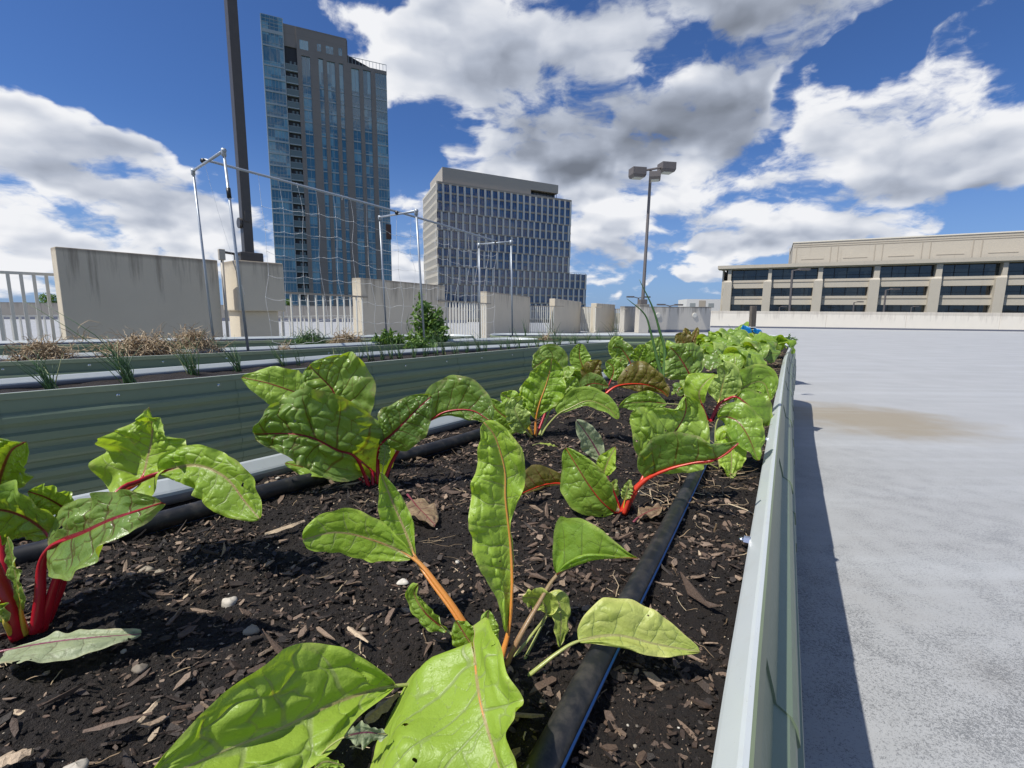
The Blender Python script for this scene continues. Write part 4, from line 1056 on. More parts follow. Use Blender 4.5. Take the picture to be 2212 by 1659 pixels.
# nuts on the inside of the right rim and on the left
def nut(px, py, sgn, label):
    p = at(px, py, ZR - .030 if sgn > 0 else ZR - .05); nn = np.array([*(-N2 * 1), 0]); nn /= np.linalg.norm(nn)
    a_ = np.array(p[:2]) @ D2; side = np.interp(a_, [-1, 8], [0, 0]); b_ = np.array([*(D2 * a_ + N2 * (-.034)), p[2]])
    r = empty('bolt', b_, label, 'bolt', 'bolts through the near rim')
    mb = MB(); mb.tube([b_, b_ + nn * .011], .0085, 6); mb.build('nut', M['steel'], r)
    mb = MB(); mb.tube([b_ + nn * .011, b_ + nn * .016, b_ + nn * .019], [.0048, .0048, .003], 10); mb.build('bolt_end', M['steel'], r, smooth=True)
nut(1612, 1168, 1, 'bright bolt end on the inside of the right rim, beside bare mulch')
nut(1660, 950, 1, 'bright bolt end on the inside of the right rim, under a chard leaf')

# soil in every bed
def fills(label_name, na, nf, z, amp, nx, ny, mat_, off=.012, relief=True):
    a = cr(na, nx); b = cr(nf, nx); t = np.linspace(0, 1, ny)[None, :, None]
    V = a[:, None, :] * (1 - t) + b[:, None, :] * t; V = V.reshape(-1, 2)
    zz = z + soil_h(V[:, 0], V[:, 1]) * amp
    mb = MB(); mb.grid(np.c_[V, zz], nx, ny); o = mb.build(label_name, mat_, smooth=True, loc=(V[0][0], V[0][1], z)); o['kind'] = 'stuff'; return o
SZ = .762
def soil_h(x, y):
    return fbm(x * 5, y * 5, 3, 1) * .022 + fbm(x * 30, y * 30, 3, 4) * .010 + np.abs(fbm(x * 95, y * 95, 3, 9)) * .009
def soilz(x, y): return SZ + float(soil_h(np.array([x]), np.array([y]))[0])
# main bed: grid in (a, n) with finer spacing near the camera
aa = np.r_[np.linspace(-.35, 1.6, 560), np.linspace(1.605, 3.2, 200)[0:], np.linspace(3.22, 7.3, 130)]
def leftn(a): return np.interp(a, [-1.1, -.3, .31, .51, .734, 1.448, 1.89, 3.5, 7.42], [-1.33, -1.30, -1.242, -1.19, -1.152, -1.072, -1.036, -1.02, -1.0])
def rightn(a): return np.interp(a, [-1.1, -.3, .41, .75, 1.78, 3.5, 5, 7.42], [.04, .01, -.004, -.008, -.016, -.022, -.022, .012])
tt = np.linspace(0, 1, 330)
AA = np.repeat(aa[:, None], len(tt), 1); NN = leftn(AA) + .005 + (rightn(AA) - leftn(AA) - .010) * tt[None]
XX = AA * D2[0] + NN * N2[0]; YY = AA * D2[1] + NN * N2[1]
ZZ = SZ + soil_h(XX, YY) + np.exp(-((XX - .0) ** 2 + (YY - 1.28) ** 2) / .006) * .035
mb = MB(); mb.grid(np.stack([XX, YY, ZZ], 2).reshape(-1, 3), len(aa), len(tt)); o = mb.build('soil', M['soil'], smooth=True); tag(o, kind='stuff')
for nm_, a_, b_ in (('soil', p2n, p2f), ('soil', p3n, p3f), ('soil', p4n, p4f), ('soil', p5n, p5f)): fills(nm_, a_, b_, .765, 1, 120, 24, M['soil'])

# bark chips, grit and straw bits
def scatter_pts(n, amax, pw=1.0):
    a = -.25 + (amax + .25) * rng.rand(n) ** pw; t = rng.rand(n); nn_ = leftn(a) + .03 + (rightn(a) - leftn(a) - .06) * t
    return a * D2[0] + nn_ * N2[0], a * D2[1] + nn_ * N2[1], a
def chips(n, amax, smin, smax, name='bark_mulch', lift=.0, pw=1.6, elong=1.9):
    x, y, a = scatter_pts(n, amax, pw); dens = fbm(x * 7, y * 7, 4, 21); keep = dens > -.30 + rng.rand(n) * .55 - .10; x, y, a = x[keep], y[keep], a[keep]; n = len(x)
    z = SZ + soil_h(x, y) + lift
    size = smin + (smax - smin) * rng.rand(n) ** 2.6; el = 1 + rng.rand(n) * (elong - 1) * 1.5
    k = 6; ang = np.arange(k) * 2 * math.pi / k
    rr = .5 + .75 * rng.rand(n, k)
    px = np.cos(ang)[None] * rr * (size * el)[:, None] / 2; py = np.sin(ang)[None] * rr * size[:, None] / 2 * .8
    th = size * (.10 + .12 * rng.rand(n)); rz = rng.rand(n) * 6.283; tx = rng.normal(size=n) * .38; ty = rng.normal(size=n) * .30
    bend = (rng.rand(n) - .5) * .35
    L3 = np.stack([px, py, bend[:, None] * px ** 2 / size[:, None]], 2)
    top = L3.copy(); top[..., 2] += th[:, None] / 2; bot = L3 * [1.02, 1.02, 1]; bot[..., 2] -= th[:, None] / 2
    V = np.concatenate([top, bot], 1)
    def rot(V, a_, i, j):
        c_, s_ = np.cos(a_)[:, None], np.sin(a_)[:, None]; p, q = V[..., i].copy(), V[..., j].copy(); V[..., i] = c_ * p - s_ * q; V[..., j] = s_ * p + c_ * q
    rot(V, tx, 1, 2); rot(V, ty, 0, 2); rot(V, rz, 0, 1)
    V += np.stack([x, y, z + size * .10], 1)[:, None, :]
    base = (np.arange(n) * 12)[:, None]
    f1 = (base + np.arange(6)); f2 = (base + np.arange(11, 5, -1)); q = []
    faces = f1.tolist() + f2.tolist()
    for j in range(6): faces += np.stack([base[:, 0] + j, base[:, 0] + 6 + j, base[:, 0] + 6 + (j + 1) % 6, base[:, 0] + (j + 1) % 6], 1).tolist()
    me = bpy.data.meshes.new(name); me.from_pydata(V.reshape(-1, 3).tolist(), [], faces); me.materials.append(M['chip'])
    o = bpy.data.objects.new(name, me); C.objects.link(o); o['kind'] = 'stuff'
    tone = np.clip(rng.rand(n) ** 1.5 * .82 + (rng.rand(n) > .965) * .3, 0, 1); fattr(o, 'tone', np.repeat(tone, 12)); return o
chips(21000, 1.5, .002, .009, pw=1.2); chips(6000, 2.4, .004, .017, lift=.003, pw=1.2); chips(10000, 6.9, .005, .018, pw=.9)
chips(2600, 1.8, .003, .013, lift=.002, pw=1.1, elong=5)
chips(200, 1.3, .012, .023, lift=.003, pw=1.1, elong=1.8)
def grit(n, amax, smin, smax, name='pale_grit', pw=1.5, m='pebble', tp=1.2):
    x, y, a = scatter_pts(n, amax, pw); z = SZ + soil_h(x, y); s_ = smin + (smax - smin) * rng.rand(n) ** 3
    ico = np.array([(0, 0, 1), (.89, 0, .45), (.28, .85, .45), (-.72, .53, .45), (-.72, -.53, .45), (.28, -.85, .45), (.72, .53, -.45), (-.28, .85, -.45), (-.89, 0, -.45), (-.28, -.85, -.45), (.72, -.53, -.45), (0, 0, -1)])
    fc = [(0, 1, 2), (0, 2, 3), (0, 3, 4), (0, 4, 5), (0, 5, 1), (1, 6, 2), (2, 7, 3), (3, 8, 4), (4, 9, 5), (5, 10, 1), (6, 7, 2), (7, 8, 3), (8, 9, 4), (9, 10, 5), (10, 6, 1), (11, 7, 6), (11, 8, 7), (11, 9, 8), (11, 10, 9), (11, 6, 10)]
    V = ico[None] * (.75 + .5 * rng.rand(n, 12, 1)) * s_[:, None, None] / 2 * (np.array([1, 1, .7]) * (.8 + .4 * rng.rand(n, 3)))[:, None, :]
    V += np.stack([x, y, z + s_ * .2], 1)[:, None, :]
    faces = (np.array(fc)[None] + (np.arange(n) * 12)[:, None, None]).reshape(-1, 3).tolist()
    me = bpy.data.meshes.new(name); me.from_pydata(V.reshape(-1, 3).tolist(), [], faces); me.materials.append(M[m]); me.polygons.foreach_set('use_smooth', [True] * len(faces))
    o = bpy.data.objects.new(name, me); C.objects.link(o); o['kind'] = 'stuff'; fattr(o, 'tone', np.repeat(rng.rand(n) ** tp, 12))
grit(30000, 1.45, .0015, .0065, 'soil_crumbs', 1.15, 'soil', 1); grit(6000, 3.0, .004, .011, 'soil_crumbs', 1.0, 'soil', 1)
grit(3200, 1.3, .0009, .0030); grit(160, 1.3, .004, .011)
def bits(n, xyf, lmin, lmax, rad, name, m, zf, lift=.004, curl=1.0, up_=.25):
    mb = MB(); tone = []
    for i in range(n):
        x, y = xyf(i); L = lmin + (lmax - lmin) * rng.rand() ** 2; th = rng.rand() * 6.283; z = zf(x, y) + lift; p = np.array([x, y, z]); pts = [p]
        e = (rng.rand() - .4) * up_; 
        for j in range(5):
            th += rng.normal() * .35 * curl; e = np.clip(e + rng.normal() * .25 * curl, -.6, .9); p = p + np.array([math.cos(th) * math.cos(e), math.sin(th) * math.cos(e), math.sin(e) * .7]) * L / 5; pts.append(p.copy())
        n0 = mb.n; rr_ = rad * (.6 + .8 * rng.rand()); mb.tube(pts, [rr_, rr_, rr_, rr_ * .9, rr_ * .7, rr_ * .4], 4, cap=False, flat=.6); tone += [rng.rand()] * (mb.n - n0)
    o = mb.build(name, m); fattr(o, 'tone', tone); return o
sx, sy, sa_ = scatter_pts(700, 2.4, 1.2)
o = bits(700, lambda i: (sx[i], sy[i]), .01, .07, .0007, 'straw_bits', M['straw'], soilz); o['kind'] = 'stuff'
def near_right(i):
    a_ = 1.0 + 5.5 * rng.rand(); n_ = -.09 - .18 * rng.rand() ** 1.3; q = ab(a_, n_); return q[0], q[1]
o = bits(900, near_right, .03, .12, .0013, 'straw_bits', M['straw'], soilz, lift=.010); o['kind'] = 'stuff'

# irrigation pipes
def pipe(label, pts, rad, stripe_ang, z):
    P = cr([(*at(x, y, z)[:2], z + dz) for x, y, dz in pts], 60)
    r = empty('irrigation_pipe', P[0], label, 'pipe', 'black irrigation pipes on the soil')
    mb = MB(); mb.tube(P, rad, 28); mb.build('tube', M['pipe'], r, smooth=True)
    T = np.gradient(P, axis=0); T /= np.linalg.norm(T, axis=1)[:, None]; s_ = np.cross(T, [0, 0, 1]); s_ /= np.linalg.norm(s_, axis=1)[:, None]; u_ = np.cross(s_, T)
    V = []
    for a_ in np.linspace(stripe_ang - .14, stripe_ang + .14, 5): V.append(P + (s_ * math.cos(a_) + u_ * math.sin(a_)) * (rad + .0006))
    V = np.stack(V, 1).reshape(-1, 3); mb = MB(); mb.grid(V, len(P), 5); mb.build('blue_stripe', M['stripe'], r, smooth=True)
pipe('thick black pipe with a blue stripe running up the middle of the chard bed', [(1090, 1830, 0), (1185, 1640, .0), (1318, 1380, 0), (1413, 1200, 0), (1510, 1010, 0), (1560, 905, .0), (1600, 840, -.004), (1630, 795, -.006), (1652, 765, -.01)], .0165, R(14), SZ + .018)
pipe('thick black pipe half hidden along the left edge of the chard bed', [(-350, 1330, 0), (0, 1215, .0), (200, 1165, 0), (400, 1110, 0), (600, 1055, .0), (800, 1005, 0), (980, 955, 0), (1100, 915, -.005), (1210, 880, -.02)], .0185, R(-60), SZ + .019)

# ------------------------------------------------------------------ leaves
def voro(u, v, seed):
    """distance from the edges of jittered cells, ~0 at the edges, ~1 in the middle"""
    ui, vi = np.floor(u).astype(int), np.floor(v).astype(int); d1 = np.full(u.shape, 9.); d2 = np.full(u.shape, 9.)
    for i in (-1, 0, 1):
        for j in (-1, 0, 1):
            a, b = ui + i, vi + j; h = (a * 131 + b * 577 + seed * 91) % 4096
            dx = a + .15 + .7 * _tab[h] - u; dy = b + .15 + .7 * _tab[(h * 7 + 13) % 4096] - v; d = np.sqrt(dx * dx + dy * dy)
            m = d < d1; d2 = np.where(m, d1, np.minimum(d2, d)); d1 = np.where(m, d, d1)
    return d2 - d1
_ls = [0]
def make_leaf(plant, P3, nst, wl, wr, ref, lm, sm, roll=0, foldl=0, foldr=0, ru=.10, fr=3.0, bl=.004, cell=.016, sw=.0035, nv=6, shape=(.75, .6), curl=0., cup=0., res=(84, 56), label=None, name='leaf', tipd=0.0, ribmul=1.0, notch=0.0, ribfront=False):
    """P3 world control points; nst = index where the blade starts; wl / wr half widths (m) left/right of travel; ref = view-like direction"""
    _ls[0] += 1; seed = _ls[0]; rg = np.random.RandomState(seed * 17 + 5)
    P3 = np.asarray(P3, float); full = cr(P3, 160)
    # parameter where blade starts
    k0 = int(np.argmin(np.linalg.norm(full - P3[nst], axis=1))) if nst > 0 else 0
    ns, ntt = res; blade = full[k0:]; L = np.linalg.norm(np.diff(blade, axis=0), axis=1).sum()
    B = np.stack([np.interp(np.linspace(0, len(blade) - 1, ns), np.arange(len(blade)), blade[:, k]) for k in range(3)], 1)
    s = np.linspace(0, 1, ns); T = np.gradient(B, axis=0); T /= np.linalg.norm(T, axis=1)[:, None]
    ref = np.asarray(ref, float); S0 = np.cross(ref[None] if ref.ndim == 1 else ref, T); S0 /= np.linalg.norm(S0, axis=1)[:, None] + 1e-9
    for i in range(1, ns):
        if S0[i] @ S0[i - 1] < 0: S0[i] *= -1
    S0 = np.stack([np.convolve(np.pad(S0[:, k], 6, 'edge'), np.ones(13) / 13, 'valid') for k in range(3)], 1)
    S0 -= T * np.sum(S0 * T, 1)[:, None]; S0 /= np.linalg.norm(S0, axis=1)[:, None]
    rl = np.interp(s, np.linspace(0, 1, len(roll)), roll) if isinstance(roll, (list, tuple)) else np.full(ns, float(roll))
    c_, s_ = np.cos(np.radians(rl))[:, None], np.sin(np.radians(rl))[:, None]; Nn0 = np.cross(S0, T)
    S = S0 * c_ + Nn0 * s_; N = np.cross(S, T)
    a_, b_ = shape; f = np.sin(np.pi * np.clip(s, 1e-4, 1 - 1e-4) ** a_) ** b_; f[0] = .02 if nst > 0 else f[0]; f = f / f.max()
    t = np.linspace(-1, 1, ntt); SS, TT = np.meshgrid(s, t, indexing='ij'); at_ = np.abs(TT)
    def prof(w): return np.interp(s, np.linspace(0, 1, len(w)), w) * f if isinstance(w, (list, tuple)) else w * f
    WL, WR = prof(wl), prof(wr); W = np.where(TT < 0, WL[:, None], WR[:, None]); wm = max(WL.max(), WR.max())
    W = W * (1 + .16 * fbm(SS * 5 + seed, TT * 0 + np.sign(TT) * 3, 2, seed) + .012 * np.sin(SS * 34 + seed + np.sign(TT)))
    def arr(v): return (np.interp(s, np.linspace(0, 1, len(v)), v) if isinstance(v, (list, tuple)) else np.full(ns, float(v)))[:, None]
    F_ = np.radians(np.where(TT < 0, arr(foldl), arr(foldr)))
    # bend away progressively for a soft fold
    X = TT * W * np.cos(F_ * np.minimum(1, at_ * 2.2)); Zn = at_ * W * np.sin(F_ * np.minimum(1, at_ * 2.2))
    Zn += cup * wm * at_ ** 2
    cu = np.radians(arr(curl)) * at_ ** 2.5; X2 = X * np.cos(cu * .8); Zn = Zn - at_ * W * np.sin(cu) * .8; X = X2
    ph = rg.rand() * 6.28
    env = at_ ** 2.2 * np.sin(np.pi * np.clip(SS * .92 + .05, 0, 1)) ** .5
    rf = np.sin(2 * np.pi * fr * SS + ph + np.sign(TT) * 1.3 + 1.5 * np.sin(SS * 9 + ph)) + .28 * np.sin(2 * np.pi * fr * 2.3 * SS + ph * 2 + TT)
    Zn += ru * wm * env * rf; X += ru * .14 * W * env * np.cos(2 * np.pi * fr * 1.3 * SS + ph)
    slp = .55; q = (SS - slp * at_ * W / L * 1.0 * (1 - .35 * at_)) * nv + np.where(TT < 0, .37, 0) + .25 * fbm(SS * 4 + seed, TT * 2, 2, seed)
    tri = np.abs(((q + .5) % 1) - .5) * 2; b1 = 1 - (1 - np.clip(tri * 1.25, 0, 1)) ** 2
    wv_ = fbm(SS * 5 + seed, TT * 3, 2, seed); cu_ = SS * L / cell + seed + .9 * wv_; cv = TT * W / cell - .7 * wv_; vd = voro(cu_, cv, seed); b2 = np.clip(vd / .55, 0, 1); b2 = b2 * (2 - b2)
    bul = (.55 * b1 + .45 * b2) * np.clip(.85 + 1.5 * fbm(SS * 3.3 + seed * 3, TT * 2.3, 2, seed + 5), .25, 1.6) * (1 - np.exp(-(at_ * W / .007) ** 2)) * (1 - .55 * at_ ** 4) * np.clip(SS / .12, 0, 1)
    big = fbm(SS * 3.1 + seed, TT * 1.7 + seed, 2, seed) * wm * .26 * at_ ** .7
    Zn = Zn + bul * bl + big
    if tipd: Zn -= tipd * wm * SS ** 3
    V = B[:, None, :] + S[:, None, :] * X[..., None] + N[:, None, :] * Zn[..., None]
    if notch:  # push lobes backwards at the leaf base
        V -= T[:, None, :] * (notch * wm * at_ ** 1.5 * np.clip(1 - SS / .3, 0, 1))[..., None]
    mb = MB(); mb.grid(V.reshape(-1, 3), ns, ntt); o = mb.build(name, L_[lm], plant, smooth=True)
    fattr(o, 's', SS.ravel()); fattr(o, 't', TT.ravel()); fattr(o, 'q', q.ravel())
    ribw = sw * ribmul * .55 * (1 - .75 * SS) + .0004; fattr(o, 'rd', (at_ * W / ribw).ravel()); fattr(o, 'cell', vd.ravel()); fattr(o, 'bul', bul.ravel())
    if label: o['label'] = label
    # stalk running on as the midrib
    n_ = len(full); rad = np.where(np.arange(n_) < k0, np.interp(np.arange(n_), [0, max(k0, 1)], [sw * 1.35, sw * .8]), sw * .62 * (1 - (np.arange(n_) - k0) / max(1, n_ - k0)) + .0003)
    mb = MB(); sel = np.r_[0:n_:3, n_ - 1]
    off = np.zeros((n_, 3)); off[k0:] = np.stack([np.interp(np.linspace(0, ns - 1, n_ - k0), np.arange(ns), -N[:, k]) for k in range(3)], 1) * (rad[k0:, None] * (-.35 if ribfront else .95) * np.clip(np.linspace(0, 8, n_ - k0), 0, 1)[:, None])
    mb.tube((full + off)[sel], rad[sel], 10, flat=.75); st = mb.build('stalk', S_[sm], o, smooth=True); fattr(st, 'k', np.repeat(np.linspace(0, 1, len(sel)), 10))
    return o
def plant_at(px, py, label, cat='chard plant', group='chard plants in the near bed', name='chard_plant', sink=0):
    b = at(px, py, SZ + .004); b[2] = soilz(b[0], b[1]) - .004 - sink
    return empty(name, b, label, cat, group)
def pl(plant, pts, nst, wl, wr, lm, sm, dd0=0., **k):
    """leaf through photo columns/rows at depths measured from the plant's base"""
    d0 = depth(parent_loc(plant)); P = [atD(x, y, d0 + dz) for x, y, dz in pts]
    if k.pop('root', True): P = [np.array(parent_loc(plant)) + (P[0] - np.array(parent_loc(plant))) * 1.0] + P[1:]
    sc_ = d0 / F; g = lambda w: [q * sc_ for q in w] if isinstance(w, (list, tuple)) else w * sc_
    k.setdefault('ref', fw)
    return make_leaf(plant, P, nst, g(wl), g(wr), k.pop('ref'), lm, sm, **k)

# A: lime leaved plant in front with orange stalks
A = plant_at(1085, 1452, 'nearest chard plant at the bottom centre, lime leaves on orange stalks')
pl(A, [(1068, 1440, 0), (1052, 1402, -.025), (1034, 1402, -.055), (1029, 1440, -.08), (1038, 1520, -.125), (1074, 1640, -.165), (1130, 1800, -.225)], 3, [56, 76, 86, 90, 84], [225, 220, 205, 194, 170], 'lime', 'orange', roll=6, foldl=18, foldr=6, ru=.05, fr=2.4, bl=.0026, cell=.02, sw=.0030, nv=5, shape=(.50, .40), notch=.42, res=(130, 90), label='big smooth leaf drooping towards the viewer')
pl(A, [(1050, 1475, 0), (960, 1478, -.03), (850, 1482, -.06), (740, 1512, -.09), (610, 1572, -.13), (460, 1632, -.165), (310, 1700, -.20)], 2, [26, 56, 84, 92, 80], [45, 104, 124, 118, 84], 'lime', 'lime', roll=-24, foldl=38, foldr=8, ru=.06, fr=2.2, bl=.009, cell=.034, sw=.0026, nv=4, shape=(.85, .62), res=(130, 90), label='broad bumpy leaf reaching left along the soil')
pl(A, [(1040, 1425, 0), (1005, 1350, .01), (950, 1270, .03), (892, 1205, .05), (800, 1165, .06), (725, 1150, .065), (655, 1165, .06)], 3, [24, 54, 62, 60], [20, 56, 66, 62], 'lime', 'orange', roll=10, ru=.05, fr=3, bl=.002, cell=.015, sw=.0036, nv=5, shape=(.95, .36), label='rounded leaf held out to the left')
pl(A, [(1020, 1400, 0), (985, 1330, .015), (930, 1255, .04), (898, 1205, .06), (872, 1140, .075), (846, 1080, .08), (822, 1020, .075)], 3, [22, 44, 46, 30], [8, 26, 28, 20], 'lime', 'orange', roll=-18, foldl=25, ru=.08, fr=3, bl=.003, cell=.014, sw=.003, nv=6, shape=(.85, .55))
pl(A, [(1078, 1435, 0), (1098, 1365, .01), (1106, 1280, .02), (1103, 1180, .03), (1092, 1080, .03), (1090, 1015, .03), (1070, 945, .025), (1045, 912, .02)], 1, [30, 58, 82, 92, 88, 76, 62], [3, 4, 5, 8, 48, 70, 52], 'lime', 'orange', roll=[14, 8, 0], foldl=[50, 35, 15, 0], ru=.14, fr=4.5, bl=.006, cell=.014, sw=.0036, nv=10, shape=(.9, .42), res=(150, 80), ribfront=True, label='tall upright crinkled leaf with an orange rib')
pl(A, [(1092, 1440, 0), (1120, 1380, .005), (1160, 1310, .02), (1203, 1243, .03), (1265, 1212, .02), (1320, 1205, .01), (1378, 1207, 0)], 3, [30, 110, 88, 34], [10, 26, 22, 8], 'mid', 'brown', roll=[25, 12], foldl=8, foldr=[130, 128, 110], ru=.04, fr=2, bl=.002, cell=.02, sw=.0032, nv=5, shape=(.55, .75))
pl(A, [(1122, 1476, -.01), (1160, 1445, -.01), (1205, 1410, -.005), (1250, 1385, 0), (1330, 1372, 0), (1420, 1392, -.005), (1512, 1408, -.01)], 3, [45, 78, 76, 66, 40], [16, 30, 36, 32, 18], 'pale', 'lime', roll=[30, 24], foldl=10, foldr=[50, 35], ru=.05, fr=2.2, bl=.0025, cell=.017, sw=.0026, nv=6, shape=(.72, .45), label='pale yellow leaf reaching right over the pipe')
pl(A, [(1110, 1420, .02), (1150, 1370, .03), (1180, 1325, .03), (1165, 1295, .03), (1128, 1290, .03)], 2, 34, 36, 'pale', 'lime', roll=20, ru=.15, bl=.001, sw=.0018, nv=5)
pl(A, [(1130, 1430, .015), (1182, 1330, .035), (1205, 1300, .035), (1212, 1340, .03), (1208, 1398, .02)], 1, 26, 24, 'pale', 'lime', roll=30, ru=.15, bl=.001, sw=.0016, nv=5)
pl(A, [(1050, 1430, 0), (1010, 1395, .005), (965, 1362, .01), (920, 1325, .015), (895, 1285, .02), (903, 1262, .01)], 2, [22, 30, 26], [24, 36, 28], 'mid', 'lime', roll=10, foldr=30, ru=.20, fr=2.2, bl=.004, cell=.011, sw=.002, nv=7)
pl(A, [(1060, 1440, -.01), (1035, 1415, -.015), (1010, 1380, -.015), (985, 1340, -.01)], 1, 34, 30, 'mid', 'lime', roll=0, ru=.20, fr=2.2, bl=.005, cell=.011, sw=.002, nv=5)
pl(A, [(1072, 1440, -.015), (1062, 1400, -.02), (1052, 1360, -.02), (1055, 1318, -.015)], 1, 26, 24, 'mid', 'lime', roll=-20, ru=.20, fr=2.2, bl=.004, cell=.011, sw=.002, nv=5)

# E: crimson stalked plant at the left edge
E = plant_at(62, 1378, 'crimson-stalked chard plant at the bottom left, its leaves cut by the photo edge')
pl(E, [(44, 1375, 0), (15, 1300, -.01), (-20, 1215, -.015), (-60, 1120, -.01), (-70, 1030, 0), (-55, 960, .02), (-30, 930, .03)], 3, 80, 95, 'redv', 'red', roll=0, foldr=10, ru=.13, fr=2.2, bl=.005, cell=.02, sw=.0085, nv=7)
pl(E, [(78, 1365, 0), (86, 1290, 0), (92, 1215, 0), (120, 1175, -.01), (180, 1150, -.03), (245, 1120, -.045), (350, 1085, -.055)], 3, [60, 72, 66, 40], [78, 92, 84, 46], 'redv', 'red', roll=[30, 34], foldl=18, ru=.10, fr=2.5, bl=.005, cell=.024, sw=.0060, nv=5, shape=(.62, .5), res=(120, 80), notch=.5, label='glossy leaf with a browned tip, spread over the crimson stalks')
pl(E, [(90, 1362, .01), (110, 1290, .01), (128, 1220, .01), (110, 1160, .01), (50, 1115, .0), (-20, 1100, -.01), (-90, 1120, -.02)], 3, [70, 100, 70], [70, 90, 60], 'mid', 'red', roll=[10, 30], ru=.12, fr=3, bl=.005, cell=.02, sw=.0055, nv=6)
pl(E, [(95, 1360, .03), (128, 1280, .04), (155, 1210, .05), (250, 1068, .10), (300, 1040, .13), (345, 1022, .15), (420, 1005, .15), (485, 1030, .14), (530, 1085, .13), (560, 1120, .12)], 5, [60, 56, 50, 62, 46], [34, 55, 84, 92, 56], 'lime', 'red', roll=[18, 12, 20], foldl=[20, 0], foldr=[25, 0], ru=.13, fr=3, bl=.004, cell=.018, sw=.0048, nv=6, shape=(.8, .45), res=(130, 70), label='drooping leaf curling right in front of the green bed')
pl(E, [(92, 1360, .03), (120, 1290, .05), (180, 1150, .08), (245, 1075, .13), (300, 1040, .17), (318, 990, .19), (330, 930, .19), (322, 880, .17)], 4, [85, 118, 95, 40], [80, 165, 140, 48], 'lime', 'red', roll=[10, 0], foldl=18, foldr=12, ru=.16, fr=3.4, bl=.007, cell=.022, sw=.0045, nv=6, shape=(.62, .62), res=(110, 80), notch=.45, label='upright backlit leaf with a pointed tip')
pl(E, [(40, 1372, .02), (10, 1250, .04), (0, 1150, .06), (-5, 1060, .07), (20, 980, .05), (52, 955, .03)], 3, 60, 66, 'mid', 'red', roll=-10, foldl=20, ru=.14, fr=2.4, bl=.005, cell=.02, sw=.0045, nv=7)
pl(E, [(55, 1372, 0), (45, 1320, -.005), (38, 1265, -.01), (25, 1200, -.01), (15, 1160, -.01)], 1, 16, 20, 'savoy', 'yellow', roll=15, ru=.18, fr=2.5, bl=.005, cell=.009, sw=.003, nv=6)
pl(E, [(25, 1368, -.01), (10, 1345, -.02), (-5, 1320, -.02), (-25, 1290, -.02)], 1, 22, 30, 'savoy', 'yellow', roll=15, ru=.18, fr=2.5, bl=.005, cell=.009, sw=.003, nv=6)
pl(E, [(96, 1355, .02), (110, 1300, .03), (140, 1220, .03), (150, 1120, .03), (110, 1080, .02), (60, 1062, .01)], 3, 46, 40, 'mid', 'red', roll=5, ru=.2, fr=4, bl=.005, sw=.003, nv=7)

# B: dark bumpy plant left of centre with red stalks
B_ = plant_at(815, 1050, 'dark blistered chard plant with red stalks left of centre')
pl(B_, [(800, 1062, 0), (785, 1020, -.01), (765, 985, -.03), (728, 972, -.06), (680, 948, -.08), (630, 937, -.09), (550, 938, -.10)], 2, [44, 56, 56, 46, 34], [84, 104, 102, 86, 50], 'redv', 'red', roll=[-8, -20], foldl=-5, foldr=10, ru=.14, fr=2.6, bl=.013, cell=.028, sw=.0050, nv=4.5, shape=(.74, .34), notch=.9, res=(130, 90), label='big blistered leaf with dark red veins and tan scars')
pl(B_, [(808, 1055, 0), (800, 1000, .02), (775, 930, .05), (735, 882, .06), (718, 842, .06), (690, 812, .055), (668, 790, .05)], 3, [74, 92, 90, 62], [76, 100, 96, 66], 'redv', 'red', roll=-5, foldl=10, foldr=10, ru=.10, fr=3.2, bl=.012, cell=.028, sw=.0040, nv=5, shape=(.66, .40), notch=.6, res=(110, 90))
pl(B_, [(800, 1058, .01), (760, 960, .05), (705, 895, .07), (672, 855, .07), (632, 845, .06), (580, 828, .05), (522, 815, .04)], 3, [45, 50, 42, 32], [48, 52, 40, 30], 'mid', 'red', roll=[15, -15], foldl=[25, 0], ru=.12, fr=2.5, bl=.004, cell=.02, sw=.003, nv=5, shape=(.7, .5), label='yellow-green leaf tip pointing left')
pl(B_, [(818, 1045, 0), (816, 1000, 0), (822, 962, -.01), (850, 935, -.02), (880, 905, -.02), (905, 880, -.02), (932, 856, -.01)], 2, [40, 52, 50, 36], [40, 52, 52, 38], 'redv', 'red', roll=[-15, 10], ru=.10, fr=3, bl=.008, cell=.013, sw=.0055, nv=6, shape=(.75, .5), res=(110, 80), label='small glossy quilted leaf')
pl(B_, [(828, 1045, .01), (848, 995, .02), (875, 955, .03), (930, 908, .05), (968, 888, .05), (1020, 887, .04), (1062, 912, .02)], 3, [55, 78, 78, 60], [3, 12, 28, 26], 'redv', 'red', roll=[0, 10], foldl=12, ru=.05, fr=2, bl=.006, cell=.020, sw=.0046, nv=6, shape=(.6, .5), res=(120, 80), ribfront=True, label='large backlit leaf arching right with a red rib')
pl(B_, [(800, 1058, 0), (770, 1030, .01), (720, 1010, .01), (665, 1010, 0), (615, 1000, -.01)], 1, 26, 24, 'mid', 'red', roll=-30, ru=.2, bl=.004, sw=.003, nv=6)
pl(B_, [(822, 1045, -.01), (828, 1005, -.015), (832, 970, -.015), (826, 945, -.01)], 1, 12, 12, 'savoy', 'lime', roll=0, ru=.3, fr=5, bl=.004, cell=.007, sw=.002, nv=9)

